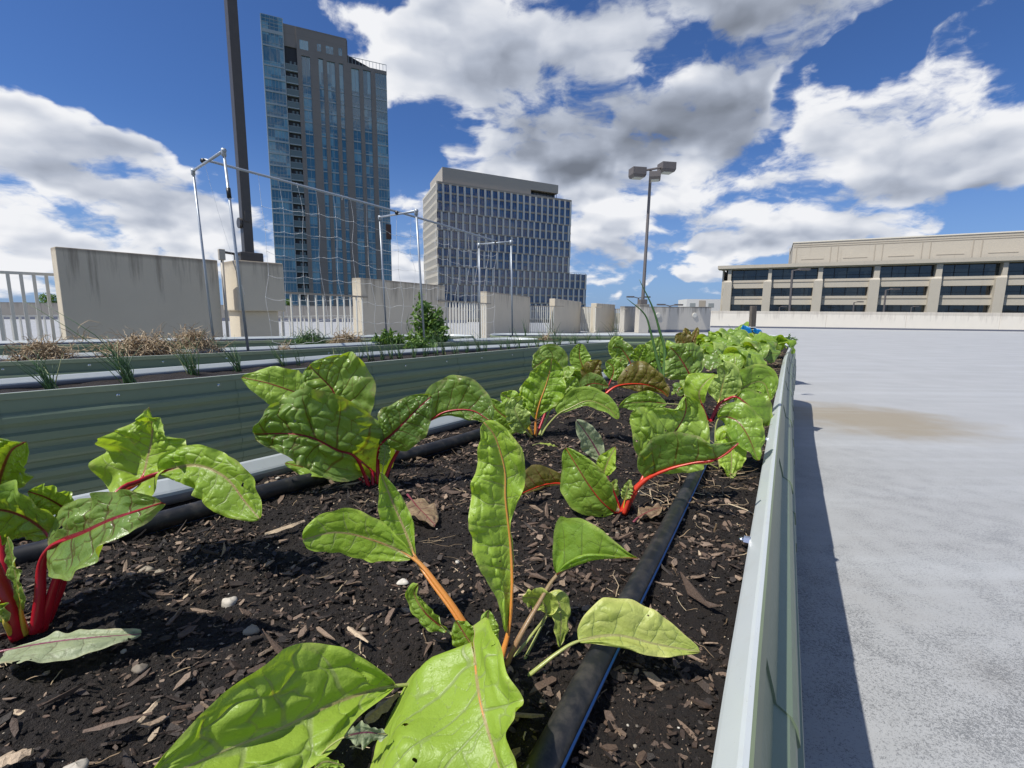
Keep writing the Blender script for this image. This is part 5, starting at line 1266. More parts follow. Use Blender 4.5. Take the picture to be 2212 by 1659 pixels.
# D: upright plant with orange and yellow stalks
D_ = plant_at(1157, 942, 'upright lime chard plant with orange stalk in the middle of the bed')
pl(D_, [(1157, 942, 0), (1158, 905, 0), (1166, 870, 0), (1180, 830, .01), (1188, 800, .01), (1192, 775, 0)], 1, [16, 52, 44, 34], [14, 44, 44, 34], 'lime', 'orange', roll=5, foldl=12, ru=.15, fr=2.6, bl=.007, cell=.020, sw=.0060, nv=9, shape=(.95, .4), res=(120, 70), ribfront=True)
pl(D_, [(1150, 940, .02), (1140, 900, .02), (1140, 850, .02), (1150, 815, .02)], 1, 22, 24, 'savoy', 'yellow', roll=-15, ru=.3, fr=3, bl=.009, cell=.014, sw=.004, nv=8)
pl(D_, [(1165, 940, .03), (1192, 880, .05), (1225, 840, .06), (1245, 815, .06)], 1, 34, 34, 'savoy', 'lime', roll=10, ru=.3, fr=4, bl=.010, cell=.016, sw=.004, nv=8)
pl(D_, [(1160, 940, .06), (1185, 870, .10), (1205, 800, .12), (1190, 775, .12), (1150, 795, .10)], 2, 34, 34, 'redv', 'red', roll=0, ru=.2, bl=.006, sw=.004, nv=6)
pl(D_, [(1168, 942, 0), (1182, 920, 0), (1205, 895, -.01), (1228, 883, -.02), (1270, 866, -.03), (1310, 880, -.04), (1336, 905, -.05)], 2, [20, 36, 30, 24], [3, 8, 16, 14], 'mid', 'lime', roll=[16, 10], foldl=10, ru=.05, fr=2, bl=.004, cell=.03, sw=.0038, nv=5, shape=(.65, .4), ribfront=True, label='smooth leaf arching right over the bare mulch')
pl(D_, [(1148, 940, 0), (1132, 900, .0), (1118, 880, 0), (1100, 862, 0), (1082, 850, 0)], 1, 26, 26, 'lime', 'yellow', roll=0, ru=.22, bl=.006, sw=.0055, nv=6)
pl(D_, [(1145, 942, -.02), (1125, 925, -.03), (1098, 905, -.04), (1072, 885, -.04), (1058, 862, -.04)], 1, 34, 30, 'mid', 'lime', roll=0, ru=.10, bl=.005, sw=.004, nv=5)
pl(D_, [(1150, 945, -.02), (1135, 930, -.04), (1120, 905, -.06), (1112, 880, -.06), (1128, 858, -.05)], 1, 24, 26, 'savoy', 'lime', roll=-10, ru=.2, bl=.006, sw=.003, nv=6)

# F: red ribbed plant right of centre
F_ = plant_at(1345, 1110, 'red-ribbed chard plant right of centre, just left of the pipe')
pl(F_, [(1345, 1110, 0), (1362, 1070, 0), (1395, 1036, -.01), (1442, 1014, -.03), (1495, 1000, -.05), (1550, 990, -.07), (1596, 958, -.08)], 2, [56, 82, 82, 60, 32], [2, 3, 4, 5, 4], 'redv', 'scarlet', roll=[10, 0, -8], foldl=[20, 10], ru=.06, fr=2.2, bl=.005, cell=.020, sw=.0085, nv=5, shape=(.6, .45), res=(120, 70), ribfront=True, label='low leaf with a scarlet rib, folded along its length')
pl(F_, [(1352, 1106, .02), (1375, 1060, .04), (1400, 1010, .06), (1440, 955, .07), (1470, 915, .07), (1482, 885, .07), (1480, 855, .06)], 2, [72, 108, 104, 78, 46], [40, 84, 96, 82, 50], 'mid', 'scarlet', roll=[-5, 5], foldl=10, foldr=8, ru=.08, fr=2.8, bl=.008, cell=.024, sw=.0038, nv=6, shape=(.62, .5), res=(120, 90), label='broad glossy upright leaf with thin dark red veins')
pl(F_, [(1338, 1108, 0), (1325, 1105, -.02), (1298, 1082, -.03), (1270, 1045, -.03), (1245, 1005, -.02), (1222, 968, -.01)], 1, [34, 62, 58, 38], [30, 48, 50, 34], 'mid', 'scarlet', roll=[0, 10], foldl=-12, foldr=34, ru=.05, fr=1.8, bl=.004, cell=.022, sw=.0030, nv=5, shape=(.8, .5), res=(110, 80))
pl(F_, [(1340, 1104, .03), (1322, 1060, .05), (1302, 1000, .06), (1285, 965, .06), (1262, 930, .05), (1245, 908, .04)], 2, [16, 30, 22], [14, 26, 30], 'grey', 'dead', roll=0, ru=.08, bl=.002, sw=.003, nv=5, label='dull grey-green leaf standing behind')
pl(F_, [(1342, 1104, .01), (1325, 1060, .01), (1305, 1030, 0), (1312, 1000, -.01), (1330, 965, -.02)], 2, [16, 24, 12], [14, 24, 12], 'lime', 'red', roll=15, foldr=30, ru=.15, bl=.003, sw=.0022, nv=5)
pl(F_, [(1340, 1108, .05), (1290, 1070, .07), (1222, 1046, .08), (1180, 1046, .07), (1140, 1060, .05), (1105, 1078, .03)], 2, [4, 8, 6], [22, 48, 38], 'bronze', 'scarlet', roll=0, ru=.06, bl=.004, sw=.0035, nv=6, shape=(.7, .5), ribfront=True, label='bronze backlit leaf reaching left behind the tall leaf')
pl(F_, [(1346, 1106, -.005), (1350, 1080, -.008), (1356, 1055, -.01), (1362, 1036, -.01)], 1, 12, 12, 'savoy', 'yellow', roll=0, ru=.3, fr=5, bl=.004, cell=.007, sw=.0018, nv=9)
pl(F_, [(1340, 1106, .03), (1330, 1075, .03), (1325, 1050, .03), (1332, 1035, .03)], 1, 10, 12, 'savoy', 'yellow', roll=0, ru=.3, fr=5, bl=.004, cell=.007, sw=.0018, nv=9)
F2 = plant_at(1560, 1015, 'leafy chard plant against the right rim, drooping over the pipe')
pl(F2, [(1556, 1010, 0), (1545, 950, .02), (1552, 905, .02), (1585, 905, .0), (1612, 935, -.03), (1638, 995, -.05)], 2, [34, 44, 40, 20], [30, 42, 36, 18], 'mid', 'lime', roll=[-10, 10], ru=.14, fr=3, bl=.006, cell=.022, sw=.003, nv=6, label='leaf hanging right with a pointed tip')
pl(F2, [(1555, 1010, .0), (1560, 960, .01), (1572, 945, .0), (1580, 985, -.02), (1578, 1035, -.04)], 1, 30, 34, 'lime', 'lime', roll=0, ru=.18, fr=3, bl=.006, sw=.003, nv=6)
pl(F2, [(1550, 1012, .0), (1525, 1000, -.01), (1500, 1003, -.02), (1470, 1008, -.02)], 1, 16, 14, 'lime', 'lime', roll=-30, ru=.15, bl=.004, sw=.0025, nv=5)

# G, H ...: plants behind, each with its own leaves
G_ = plant_at(1535, 912, 'crimson-stalked chard plant by the right rim with very crinkled pale leaves')
pl(G_, [(1535, 912, 0), (1552, 875, 0), (1572, 862, -.01), (1592, 858, -.03), (1620, 880, -.06), (1640, 910, -.08), (1645, 945, -.09)], 3, [30, 48, 46, 26], [28, 50, 50, 26], 'mid', 'red', roll=[15, 8], ru=.07, fr=2.2, bl=.006, cell=.03, sw=.0075, nv=5, shape=(.6, .5), label='pale smooth leaf hanging over a thick crimson stalk')
pl(G_, [(1538, 908, .03), (1552, 870, .05), (1560, 835, .06), (1565, 805, .06), (1552, 790, .05)], 1, [26, 40, 42, 26], [26, 38, 40, 26], 'savoy', 'yellow', roll=0, ru=.16, fr=2.2, bl=.007, cell=.022, sw=.005, nv=6, shape=(.95, .4), res=(120, 90), label='very crinkled upright leaf')
pl(G_, [(1545, 908, .05), (1580, 860, .07), (1620, 830, .07), (1650, 828, .06), (1664, 865, .04)], 1, [24, 40, 40, 26], [24, 34, 34, 24], 'mid', 'lime', roll=-10, ru=.10, fr=3, bl=.008, cell=.03, sw=.004, nv=6)
pl(G_, [(1530, 912, 0), (1515, 870, -.01), (1510, 850, -.02), (1520, 830, -.03), (1545, 808, -.03)], 1, [20, 44, 22], [20, 30, 16], 'lime', 'red', roll=20, foldl=-20, foldr=60, ru=.06, bl=.003, sw=.0045, nv=5, shape=(.7, .5), label='smooth folded leaf like an open book')
pl(G_, [(1532, 912, -.01), (1500, 890, -.02), (1470, 875, -.03), (1440, 872, -.03), (1400, 868, -.03), (1355, 872, -.03), (1336, 880, -.03)], 3, [16, 24, 22, 14], [14, 24, 24, 16], 'mid', 'lime', roll=0, ru=.16, fr=3, bl=.005, cell=.02, sw=.003, nv=6, label='leaf reaching left across the mulch')
pl(G_, [(1535, 912, .05), (1505, 860, .06), (1492, 815, .06), (1470, 775, .05), (1448, 750, .04)], 2, [30, 50, 52, 40], [38, 56, 56, 40], 'redv', 'red', roll=0, ru=.08, fr=3, bl=.010, cell=.032, sw=.005, nv=5, shape=(.6, .5), res=(110, 80), label='large round leaf with a dark red vein')
H_ = plant_at(1300, 868, 'bronze chard plant with orange-red stalks behind the upright lime one')
pl(H_, [(1300, 862, 0), (1315, 845, 0), (1336, 833, 0), (1370, 829, 0), (1405, 833, 0), (1430, 845, 0), (1442, 858, -.01)], 2, [22, 44, 48, 36, 18], [6, 14, 18, 12, 5], 'bronze', 'scarlet', roll=0, ru=.10, fr=3, bl=.008, cell=.024, sw=.0075, nv=7, shape=(.6, .4), res=(120, 70), ribfront=True, label='bronze leaf arching right along an orange-red rib')
pl(H_, [(1295, 865, .02), (1275, 830, .03), (1262, 800, .04), (1252, 770, .04), (1254, 742, .03)], 2, [12, 22, 24, 20], [12, 22, 24, 20], 'mid', 'red', roll=5, foldr=12, ru=.05, bl=.008, cell=.035, sw=.004, nv=6, shape=(.75, .45), label='tall glossy spoon-shaped leaf')
pl(H_, [(1296, 865, .0), (1280, 835, 0), (1278, 815, 0), (1285, 795, 0), (1296, 778, 0)], 1, [14, 30, 22], [12, 26, 14], 'bronze', 'scarlet', roll=-10, ru=.12, bl=.006, sw=.004, nv=5)
pl(H_, [(1296, 866, -.02), (1262, 850, -.03), (1265, 835, -.04), (1285, 828, -.05), (1315, 835, -.05)], 1, [14, 24, 20], [14, 24, 20], 'redv', 'scarlet', roll=0, ru=.06, bl=.005, sw=.004, nv=5)
pl(H_, [(1300, 862, .05), (1320, 820, .06), (1325, 795, .07), (1310, 780, .07)], 1, 22, 24, 'mid', 'red', roll=0, ru=.12, bl=.006, sw=.004, nv=5)
I_ = plant_at(1370, 815, 'chard plant beside the tall onion stems with backlit red-veined leaves')
for pts_, w_, lm_ in [([(1368, 812, 0), (1360, 780, 0), (1340, 752, 0), (1322, 752, -.03)], 22, 'redv'), ([(1370, 812, 0), (1378, 785, 0), (1385, 762, 0), (1395, 745, 0)], 22, 'lime'), ([(1372, 812, .05), (1395, 780, .05), (1418, 752, .06), (1428, 728, .06)], 26, 'savoy'),
                       ([(1366, 812, -.03), (1350, 800, -.05), (1338, 788, -.06), (1345, 772, -.06)], 22, 'savoy'), ([(1374, 814, -.03), (1395, 790, -.05), (1420, 778, -.06), (1438, 790, -.08)], 20, 'mid'), ([(1366, 812, .03), (1345, 775, .05), (1332, 745, .05), (1345, 728, .04)], 20, 'savoy')]:
    pl(I_, pts_, 1, w_, w_ * .9, lm_, 'red', roll=rng.uniform(-15, 15), ru=.16, fr=3, bl=.008, cell=.028, sw=.0045, nv=6, res=(64, 44))
J_ = plant_at(1484, 768, 'dark maroon-leaved young plant in front of the crosswise bed')
for pts_, wl_, wr_ in [([(1484, 768, 0), (1480, 750, 0), (1474, 735, 0), (1460, 722, 0)], 18, 18), ([(1484, 768, 0), (1488, 745, .02), (1484, 725, .02), (1480, 708, .02)], 12, 12), ([(1486, 768, 0), (1492, 748, 0), (1500, 728, 0), (1507, 707, 0)], 9, 10)]:
    pl(J_, pts_, 1, wl_, wr_, 'bronze', 'red', roll=rng.uniform(-15, 15), ru=.12, bl=.006, cell=.03, sw=.005, nv=6, res=(50, 36))
def bunch(px, py, label, n, hpx, wpx, mats, span=1.0, seed=0, up_=1.0):
    """a far plant: leaves arching out of one base, real sizes from its distance"""
    r = plant_at(px, py, label); b = np.array(parent_loc(r)); k = depth(b) / F; rg = np.random.RandomState(seed + 100)
    for i in range(n):
        th = 6.283 * (i + rg.rand() * .6) / n; out = span * hpx * k * (.35 + .45 * rg.rand()); h = hpx * k * (.55 + .5 * rg.rand()) * up_
        d_ = np.array([math.cos(th), math.sin(th), 0]); P = [b, b + d_ * out * .25 + (0, 0, h * .45), b + d_ * out * .62 + (0, 0, h * .9), b + d_ * out * (1.0 + .1 * rg.rand()) + (0, 0, h * (.95 - .35 * rg.rand())), b + d_ * out * 1.32 + (0, 0, h * (.70 - .55 * rg.rand()))]
        m_, s_ = mats[rg.randint(len(mats))]; w = wpx * k * (.88 + .5 * rg.rand())
        make_leaf(r, P, 1, w, w * (.85 + .3 * rg.rand()), -(np.array([0, 0, 1.]) + d_ * -.2), m_, s_, roll=rg.uniform(-25, 25), foldl=rg.uniform(-5, 18), foldr=rg.uniform(-5, 18), ru=.13, fr=2.2, bl=.008, cell=.034, sw=.0048, nv=5, shape=(.62, .45), res=(60, 44))
    return r
GR = [('mid', 'lime'), ('savoy', 'lime'), ('savoy', 'yellow'), ('redv', 'red')]
bunch(1572, 812, 'chard plant with one long leaf lying towards the right rim, behind the crinkled one', 9, 70, 30, [('savoy', 'lime'), ('mid', 'red'), ('redv', 'red')], 1.15, 1)
bunch(1612, 790, 'dense bright green chard plant left of the wooden stake', 10, 66, 27, GR, 1.15, 2)
bunch(1560, 782, 'tightly crinkled pale chard plant in the far half of the bed', 10, 68, 26, [('savoy', 'lime'), ('savoy', 'yellow'), ('mid', 'lime')], .95, 3)
bunch(1650, 772, 'spreading chard plant between the stake and the right rim', 9, 50, 21, [('savoy', 'lime'), ('mid', 'lime')], 1.1, 4)
bunch(1600, 764, 'tallest far chard plant, round leaf standing beside the blue tape', 8, 60, 20, [('mid', 'lime'), ('redv', 'red')], .8, 5)
bunch(1672, 760, 'small pale chard plant at the far right corner of the bed', 8, 34, 13, [('savoy', 'lime'), ('savoy', 'yellow')], 1.0, 6)
bunch(1525, 768, 'small chard plant just right of the maroon one', 6, 46, 15, [('mid', 'red'), ('redv', 'red')], .8, 7)
bunch(1452, 800, 'chard plant half hidden behind the large round leaf', 8, 62, 24, [('redv', 'red'), ('mid', 'lime')], 1.0, 8)
bunch(1250, 845, 'small chard plant between the upright lime one and the bronze one', 6, 70, 24, [('redv', 'red'), ('savoy', 'lime')], .9, 9)
bunch(1480, 868, 'young red-stalked chard plant in the shade of the folded leaf', 6, 52, 17, [('redv', 'red'), ('savoy', 'red')], .9, 10)

# seedling at the bottom edge and fallen leaves
W_ = plant_at(660, 1700, 'small grey-green weed seedling between the two big front leaves', 'weed', None, 'weed_seedling')
pl(W_, [(650, 1680, 0), (680, 1645, 0), (712, 1612, 0), (745, 1592, 0), (790, 1582, 0), (838, 1588, 0)], 3, [12, 22, 14], [16, 34, 22], 'grey', 'lime', roll=0, ru=.2, bl=.001, cell=.01, sw=.0011, nv=5)
pl(W_, [(655, 1690, -.01), (680, 1660, -.01), (705, 1645, -.01), (745, 1655, -.01)], 1, 9, 12, 'lime', 'lime', roll=0, ru=.2, bl=.001, cell=.01, sw=.0009, nv=5)
def fallen(label, pts, wl, wr, lm, sm, **k):
    P = []
    for x, y, dz in pts:
        q = at(x, y, SZ + .012 + dz); P.append(np.array([q[0], q[1], SZ + .012 + dz]))
    r = empty('fallen_leaf', P[0], label, 'leaf', 'leaves fallen on the mulch'); sc_ = depth(P[2]) / F
    g = lambda w: [q * sc_ for q in w] if isinstance(w, (list, tuple)) else w * sc_
    make_leaf(r, P, 1, g(wl), g(wr), np.array([0, 0, -1.]), lm, sm, name='blade', **k)
fallen('pale grey-green fallen leaf with a purple rib at the bottom left', [(-60, 1430, .0), (10, 1405, .004), (110, 1388, .012), (200, 1378, .014), (305, 1368, .010)], [22, 32, 36, 30], [60, 74, 72, 44], 'grey', 'dead', ru=.05, bl=.0015, cell=.03, sw=.0022, nv=5, shape=(.8, .42), ribmul=1.2)
fallen('withered purple-brown leaf lying between the blistered plant and the tall leaf', [(880, 1068, .012), (890, 1080, .012), (905, 1098, .010), (922, 1115, .006), (940, 1135, .0)], [34, 36, 30], [30, 34, 30], 'dry', 'dead', ru=.22, fr=2, bl=.002, sw=.0022, nv=4)
fallen('shrivelled reddish leaf at the foot of the scarlet rib, near the pipe', [(1368, 1128, .0), (1378, 1118, .006), (1400, 1105, .012), (1420, 1098, .010), (1440, 1098, .006)], [14, 20, 16], [12, 20, 14], 'dry', 'dead', ru=.35, fr=2, bl=.003, sw=.002, nv=4)
fallen('thin curled yellow leaf scrap at the foot of the upright plant', [(1150, 962, .004), (1165, 958, .008), (1185, 960, .008), (1205, 965, .004)], [6, 7, 5], [6, 7, 5], 'pale', 'lime', ru=.2, bl=.001, sw=.001, nv=4)

# tall onion in the chard bed, tufts of chives in the second bed
def blade_tubes(mb, tone, base, tips, rad, flat=.8, ton=.5, bend=.15, seg=7):
    for tip in tips:
        v = tip - base; mid = base + v * .5 + np.array([rng.normal() * .5, rng.normal() * .5, .6]) * np.linalg.norm(v) * bend
        b0 = base + np.array([rng.normal(), rng.normal(), 0]) * rad * 2.2
        P = cr([b0, (b0 + mid) / 2 + np.array([0, 0, 1]) * np.linalg.norm(v) * .03, mid, tip], seg)
        n0 = mb.n; r_ = rad * (.8 + .4 * rng.rand()); mb.tube(P, r_ * np.linspace(1, .12, seg) ** .7, 6, flat=flat); tone += [np.clip(ton + rng.normal() * .18, 0, .95)] * (mb.n - n0)
O_ = plant_at(1432, 824, 'tall green onion with long hollow leaves rising among the chard', 'onion plant', None, 'onion_plant')
b = np.array(parent_loc(O_)); dO = depth(b)
for pts_, r_ in [([(1428, 820), (1418, 770), (1405, 715), (1392, 678), (1354, 645)], .016), ([(1436, 822), (1436, 760), (1425, 715), (1410, 665), (1381, 604)], .017), ([(1432, 824), (1426, 790), (1424, 750), (1422, 722)], .007)]:
    P = [b] + [atD(x, y, dO) for x, y in pts_[1:]]; P = cr(P, 24); mb = MB(); mb.tube(P, r_ * np.linspace(1, .06, 24) ** .75, 12, flat=.7); o = mb.build('leaf', M['onion'], O_, smooth=True); fattr(o, 'tone', np.repeat(np.linspace(.75, .35, 24), 12))
def tuft(px, py, z, n, hpx, lean, label, name='chive_tuft', cat='chives', group='chive tufts in the second bed', rad=.0022, spread=.5, parts=True, straw=.08):
    b = at(px, py, z); k = depth(b) / F; r = empty(name, b, label, cat, group); mbs = MB(); tone = []
    for i in range(n):
        h = hpx * k * (.35 + .65 * rng.rand()); ln = lean + rng.normal() * spread * .5
        tip = b + np.array([ln * h * .8, rng.normal() * h * .25, h * .95]); base = b + np.array([rng.normal() * .012, rng.normal() * .012, -.01])
        blade_tubes(mbs, tone, base, [tip], rad, ton=.98 if rng.rand() < straw else .35)
    o = mbs.build('blades', M['onion'], r, smooth=True); fattr(o, 'tone', tone)
tuft(115, 846, .765, 34, 95, -.55, 'leftmost dense chive tuft in the second bed, leaning left', rad=.0032)
tuft(285, 834, .765, 34, 120, -.55, 'tall chive tuft in the second bed below the widest heap of dry stalks', rad=.0032)
tuft(300, 832, .765, 3, 190, -1.05, 'very long dark chive blades leaning left from the second tuft', rad=.0034, spread=.15, straw=0)
tuft(420, 812, .765, 34, 105, -.45, 'third chive tuft from the left, in front of the straw heap end', rad=.0030)
tuft(516, 803, .765, 22, 90, -.5, 'chive tuft just left of the chard leaf tip', rad=.0028)
tuft(612, 792, .765, 14, 68, -.45, 'chive tuft right above the blistered chard plant, left part', rad=.0026)
tuft(648, 790, .765, 10, 60, -.1, 'thin chive tuft above the blistered chard plant, right part', rad=.0024)
xs = np.r_[np.linspace(732, 1100, 17), np.linspace(1115, 1330, 12)]
for i, x in enumerate(xs):
    y = np.interp(x, [732, 1000, 1150, 1330], [783, 763, 752, 739]); tuft(x + rng.normal() * 5, y, .775, rng.randint(9, 17), rng.uniform(34, 72) * (1 if x < 1000 else .8), -.15, 'small chive tuft in the thin row along the far half of the second bed', rad=.0032, spread=.6)

# dry heaps, clumps and the leafy bush in the third bed
def heap(px, py, wpx, hpx, n, label, mat_='straw', dz=.0, rad=.0034, Lm=(.06, .22), name='straw_heap', cat='dry stalks', asp=.45, tn=None):
    b = at(px, py, .775); k = depth(b) / F; W, Hh = wpx * k / 2, hpx * k; th = math.atan2(1.0, .9); mb = MB(); tone = []
    ax = np.array([math.cos(th * .0 + .75), math.sin(.75), 0]); ay = np.array([-ax[1], ax[0], 0])
    for i in range(n):
        u, v = np.clip(rng.normal(size=2) * .42, -.85, .85); rr = min(1, math.hypot(u, v)); z = Hh * (1 - rr ** 1.6) * rng.rand() ** .55
        p = b + np.array([1, .25, 0]) * u * W + ay * v * W * asp + (0, 0, z + .004); L = rng.uniform(*Lm); a = rng.rand() * 6.283; e = rng.normal() * .35; pts = [p]
        for j in range(6):
            a += rng.normal() * .75; e = np.clip(e + rng.normal() * .5 - .10, -1, 1); q = p + np.array([math.cos(a) * math.cos(e), math.sin(a) * math.cos(e), math.sin(e)]) * L / 6
            q[2] = max(q[2], b[2] + .003); p = q; pts.append(p.copy())
        n0 = mb.n; r_ = rad * rng.uniform(.5, 1.3); mb.tube(pts, r_ * np.array([1, 1, 1, .9, .8, .7, .4]), 4, cap=False, flat=.6); tone += [np.clip(rng.rand() * .8 + .12 + z / Hh * .3, 0, 1) if tn is None else tn * rng.rand()] * (mb.n - n0)
    o = mb.build(name, M[mat_], loc=b); fattr(o, 'tone', tone); tag(o, label, cat, 'dry heaps on the third bed' if mat_ == 'straw' else None); return o
heap(95, 782, 130, 44, 420, 'heap of dry curled stalks on the third bed at the far left')
heap(310, 770, 190, 46, 800, 'widest heap of dry stalks on the third bed, in front of the long wall block')
heap(420, 763, 110, 52, 520, 'paler mounded heap of dry stalks beside the near trellis post', rad=.0030)
heap(185, 770, 60, 66, 26, 'few long dry stalks arching up left of the widest heap', Lm=(.15, .3))
heap(668, 742, 90, 20, 330, 'low clump of green and dried grass below the railing', 'onion', rad=.004, tn=.9, name='grass_clump', cat='grass clump')
heap(748, 742, 80, 20, 330, 'low reddish dry clump right of the green grass clump', rad=.004, name='dry_clump')
heap(615, 758, 26, 8, 60, 'small pale wisp of straw on the third bed rim')
heap(1178, 735, 36, 8, 90, 'small straw wisp at the far end of the third bed')
def bush(px, py, pts, label, nleaf, lsz, name='bush', cat='bush', wid=30):
    """stems follow photo silhouette; leaflets crowd each stem"""
    b = at(px, py, .78); D0 = depth(b); k = D0 / F; r = empty(name, b, label, cat); mb = MB(); V = []; Fc = []; tn = []
    for tip in pts:
        t3 = atD(tip[0], tip[1], D0 + rng.uniform(-.12, .12)); base = b + np.array([rng.normal() * .03, rng.normal() * .03, 0])
        P = cr([base, (base * .55 + t3 * .45) + rng.normal(size=3) * .02, t3], 22); mb.tube(P, np.linspace(.004, .001, 22), 5)
        for i in range(nleaf):
            f_ = rng.rand() ** .8; c = P[int(f_ * 21)] + rng.normal(size=3) * wid * k * (.34 - .16 * f_); a = rng.normal(size=3); a[2] += .3; a /= np.linalg.norm(a); q = np.cross(a, rng.normal(size=3)); q /= np.linalg.norm(q)
            s_ = lsz * k * (.6 + .8 * rng.rand()); n0 = len(V); nn = np.cross(a, q)
            V += [c - a * s_, c - a * s_ * .2 + q * s_ * .38 + nn * s_ * .12, c + a * s_ * .5 + q * s_ * .28, c + a * s_ * 1.1 - nn * s_ * .2, c + a * s_ * .5 - q * s_ * .28, c - a * s_ * .2 - q * s_ * .38 + nn * s_ * .12]
            Fc += [(n0, n0 + 1, n0 + 2, n0 + 3), (n0, n0 + 3, n0 + 4, n0 + 5)]; tn += [rng.rand()] * 6
    st = mb.build('stems', M['onion'], r); fattr(st, 'tone', np.full(len(st.data.vertices), .6))
    mb = MB(); mb.add(V, Fc); o = mb.build('foliage', M['bush'], r, smooth=True); fattr(o, 'tone', tn)
bush(930, 741, [(908, 633), (912, 650), (920, 660), (950, 668), (958, 690), (895, 655), (890, 690), (935, 680), (965, 712), (940, 700), (905, 715), (880, 728), (962, 735), (925, 690), (945, 722), (915, 735)], 'upright leafy green bush growing through the net in the third bed', 95, 6.5)
bush(838, 745, [(815, 728), (830, 718), (848, 718), (865, 728), (872, 738), (805, 738), (840, 732), (855, 742)], 'low bright green leafy clump left of the bush', 60, 6, 'herb_clump', 'herb', 22)
bush(905, 752, [(890, 738), (905, 732), (925, 738), (940, 745), (880, 745)], 'low green sprouting at the foot of the bush', 45, 6, 'herb_clump', 'herb', 20)
for px_, py_, h_, lab in [(884, 725, 55, 'two dark onion flower stems left of the bush'), (1134, 726, 45, 'dark spiky onion tuft before the third wall block'), (1198, 726, 62, 'taller dark spiky onion tuft in front of the railing right of the last trellis post')]:
    tuft(px_, py_, .80, 7, h_, 0, lab, 'onion_tuft', 'onions', 'onion tufts at the far beds', rad=.005, spread=.5, straw=0)
tuft(1595, 745, .77, 4, 62, -.5, 'thin leek-like blades behind the far chard, left of the stake', 'onion_tuft', 'onions', 'onion tufts at the far beds', rad=.006, spread=.4, straw=0)
bush(1708, 742, [(1700, 728), (1708, 724), (1716, 728), (1722, 732), (1695, 733)], 'tiny feathery seedling on the far right corner of the beds', 14, 3, 'seedling', 'seedling', 6)

# wooden stake with blue tape and string
b = at(1621, 765, SZ + .01); D0 = depth(b); r = empty('stake', b, 'weathered wooden stake wrapped with white string at the far end of the bed', 'stake')
t_ = atD(1626, 661, D0); b1 = atD(1621, 740, D0); w = .034; mb = MB(); ux = np.array([.93, .36, 0]) * w * 2; uy = np.array([-.36, .93, 0]) * w
lean = (t_ - b1) / (t_[2] - b1[2]); o0 = b - lean * .05; hh = t_[2] - b[2] + .05
c8 = [o0 - ux / 2 - uy / 2, o0 + ux / 2 - uy / 2, o0 + ux / 2 + uy / 2, o0 - ux / 2 + uy / 2]; mb.hexa(c8 + [q + lean * hh for q in c8]); mb.build('post', M['wood'], r, bevel=.003)
for i in range(9):
    z_ = b1 + lean * (.02 + .017 * i + rng.normal() * .003); ring = [z_ + ux * a1 * .56 + uy * a2 * .62 + np.array([0, 0, rng.normal() * .006]) for a1, a2 in ((-1, -1), (1, -1), (1, 1), (-1, 1), (-1, -1))]
    mb = MB(); mb.tube(ring, .0042, 5); mb.build('string', M['net'], r)
def ribbon(px, py, w_, h_, label):
    c = atD(px, py, D0 - .06); mb = MB(); n_ = 12; V = []
    for i in range(n_ + 1):
        f_ = i / n_ - .5
        for j in range(6):
            g_ = j / 5 - .5; V.append(c + rt * (f_ * w_) + up * (g_ * h_ * (1 - .35 * abs(f_) * 2) - f_ * h_ * .5) + fw * (.02 * math.sin(f_ * 9 + g_ * 5)))
    mb.grid(V, n_ + 1, 6); o = mb.build('tape_strip', M['bluetape'], smooth=True, loc=c); sd = o.modifiers.new('s', 'SOLIDIFY'); sd.thickness = .0015
    tag(o, label, 'tape', 'blue tape on the stake')
ribbon(1613, 714, .10, .10, 'blue tape end on the left of the wooden stake'); ribbon(1637, 717, .085, .07, 'blue tape end folded out to the right of the wooden stake')

# a few single stones and wood pieces that stand out on the mulch
def stone(px, py, w, m, label, hgt=.7, name='pebble', cat='pebble', tone=.9):
    c = at(px, py, SZ + .008); s_ = w * depth(c) / F / 2; c[2] = soilz(c[0], c[1]) + s_ * .35
    k = 14; V = []; th = np.linspace(0, math.pi, 9)
    for a_ in th:
        for b_ in np.arange(k) * 2 * math.pi / k:
            r_ = 1 + .14 * math.sin(3 * b_ + px) + .10 * math.cos(5 * a_ + py); V.append(c + s_ * r_ * np.array([math.sin(a_) * math.cos(b_), .8 * math.sin(a_) * math.sin(b_), hgt * math.cos(a_)]))
    mb = MB(); mb.grid(V, 9, k, closed=True); o = mb.build(name, M[m], smooth=True, loc=c); fattr(o, 'tone', np.full(len(o.data.vertices), tone)); tag(o, label, cat, 'stones lying on the mulch')
stone(495, 1284, 34, 'pebble', 'largest pale grey pebble in the middle of the bare mulch', tone=.85)
stone(870, 1253, 26, 'pebble', 'flat white pebble left of the front plant stalks', .3, tone=1.0)
stone(543, 1350, 32, 'pebble', 'round tan pebble below the pale grey one', tone=.55)
stone(161, 1640, 48, 'pebble', 'pinkish-white stone at the bottom left corner', .6, tone=.8)
stone(300, 1425, 30, 'pebble', 'dull brown-grey stone right of the fallen leaf', .6, tone=.25)
stone(316, 1226, 28, 'pebble', 'pale grey pebble near the left pipe, left of a pair', .55, tone=.5)
stone(342, 1224, 24, 'pebble', 'pale grey pebble near the left pipe, right of a pair', .5, tone=.5)
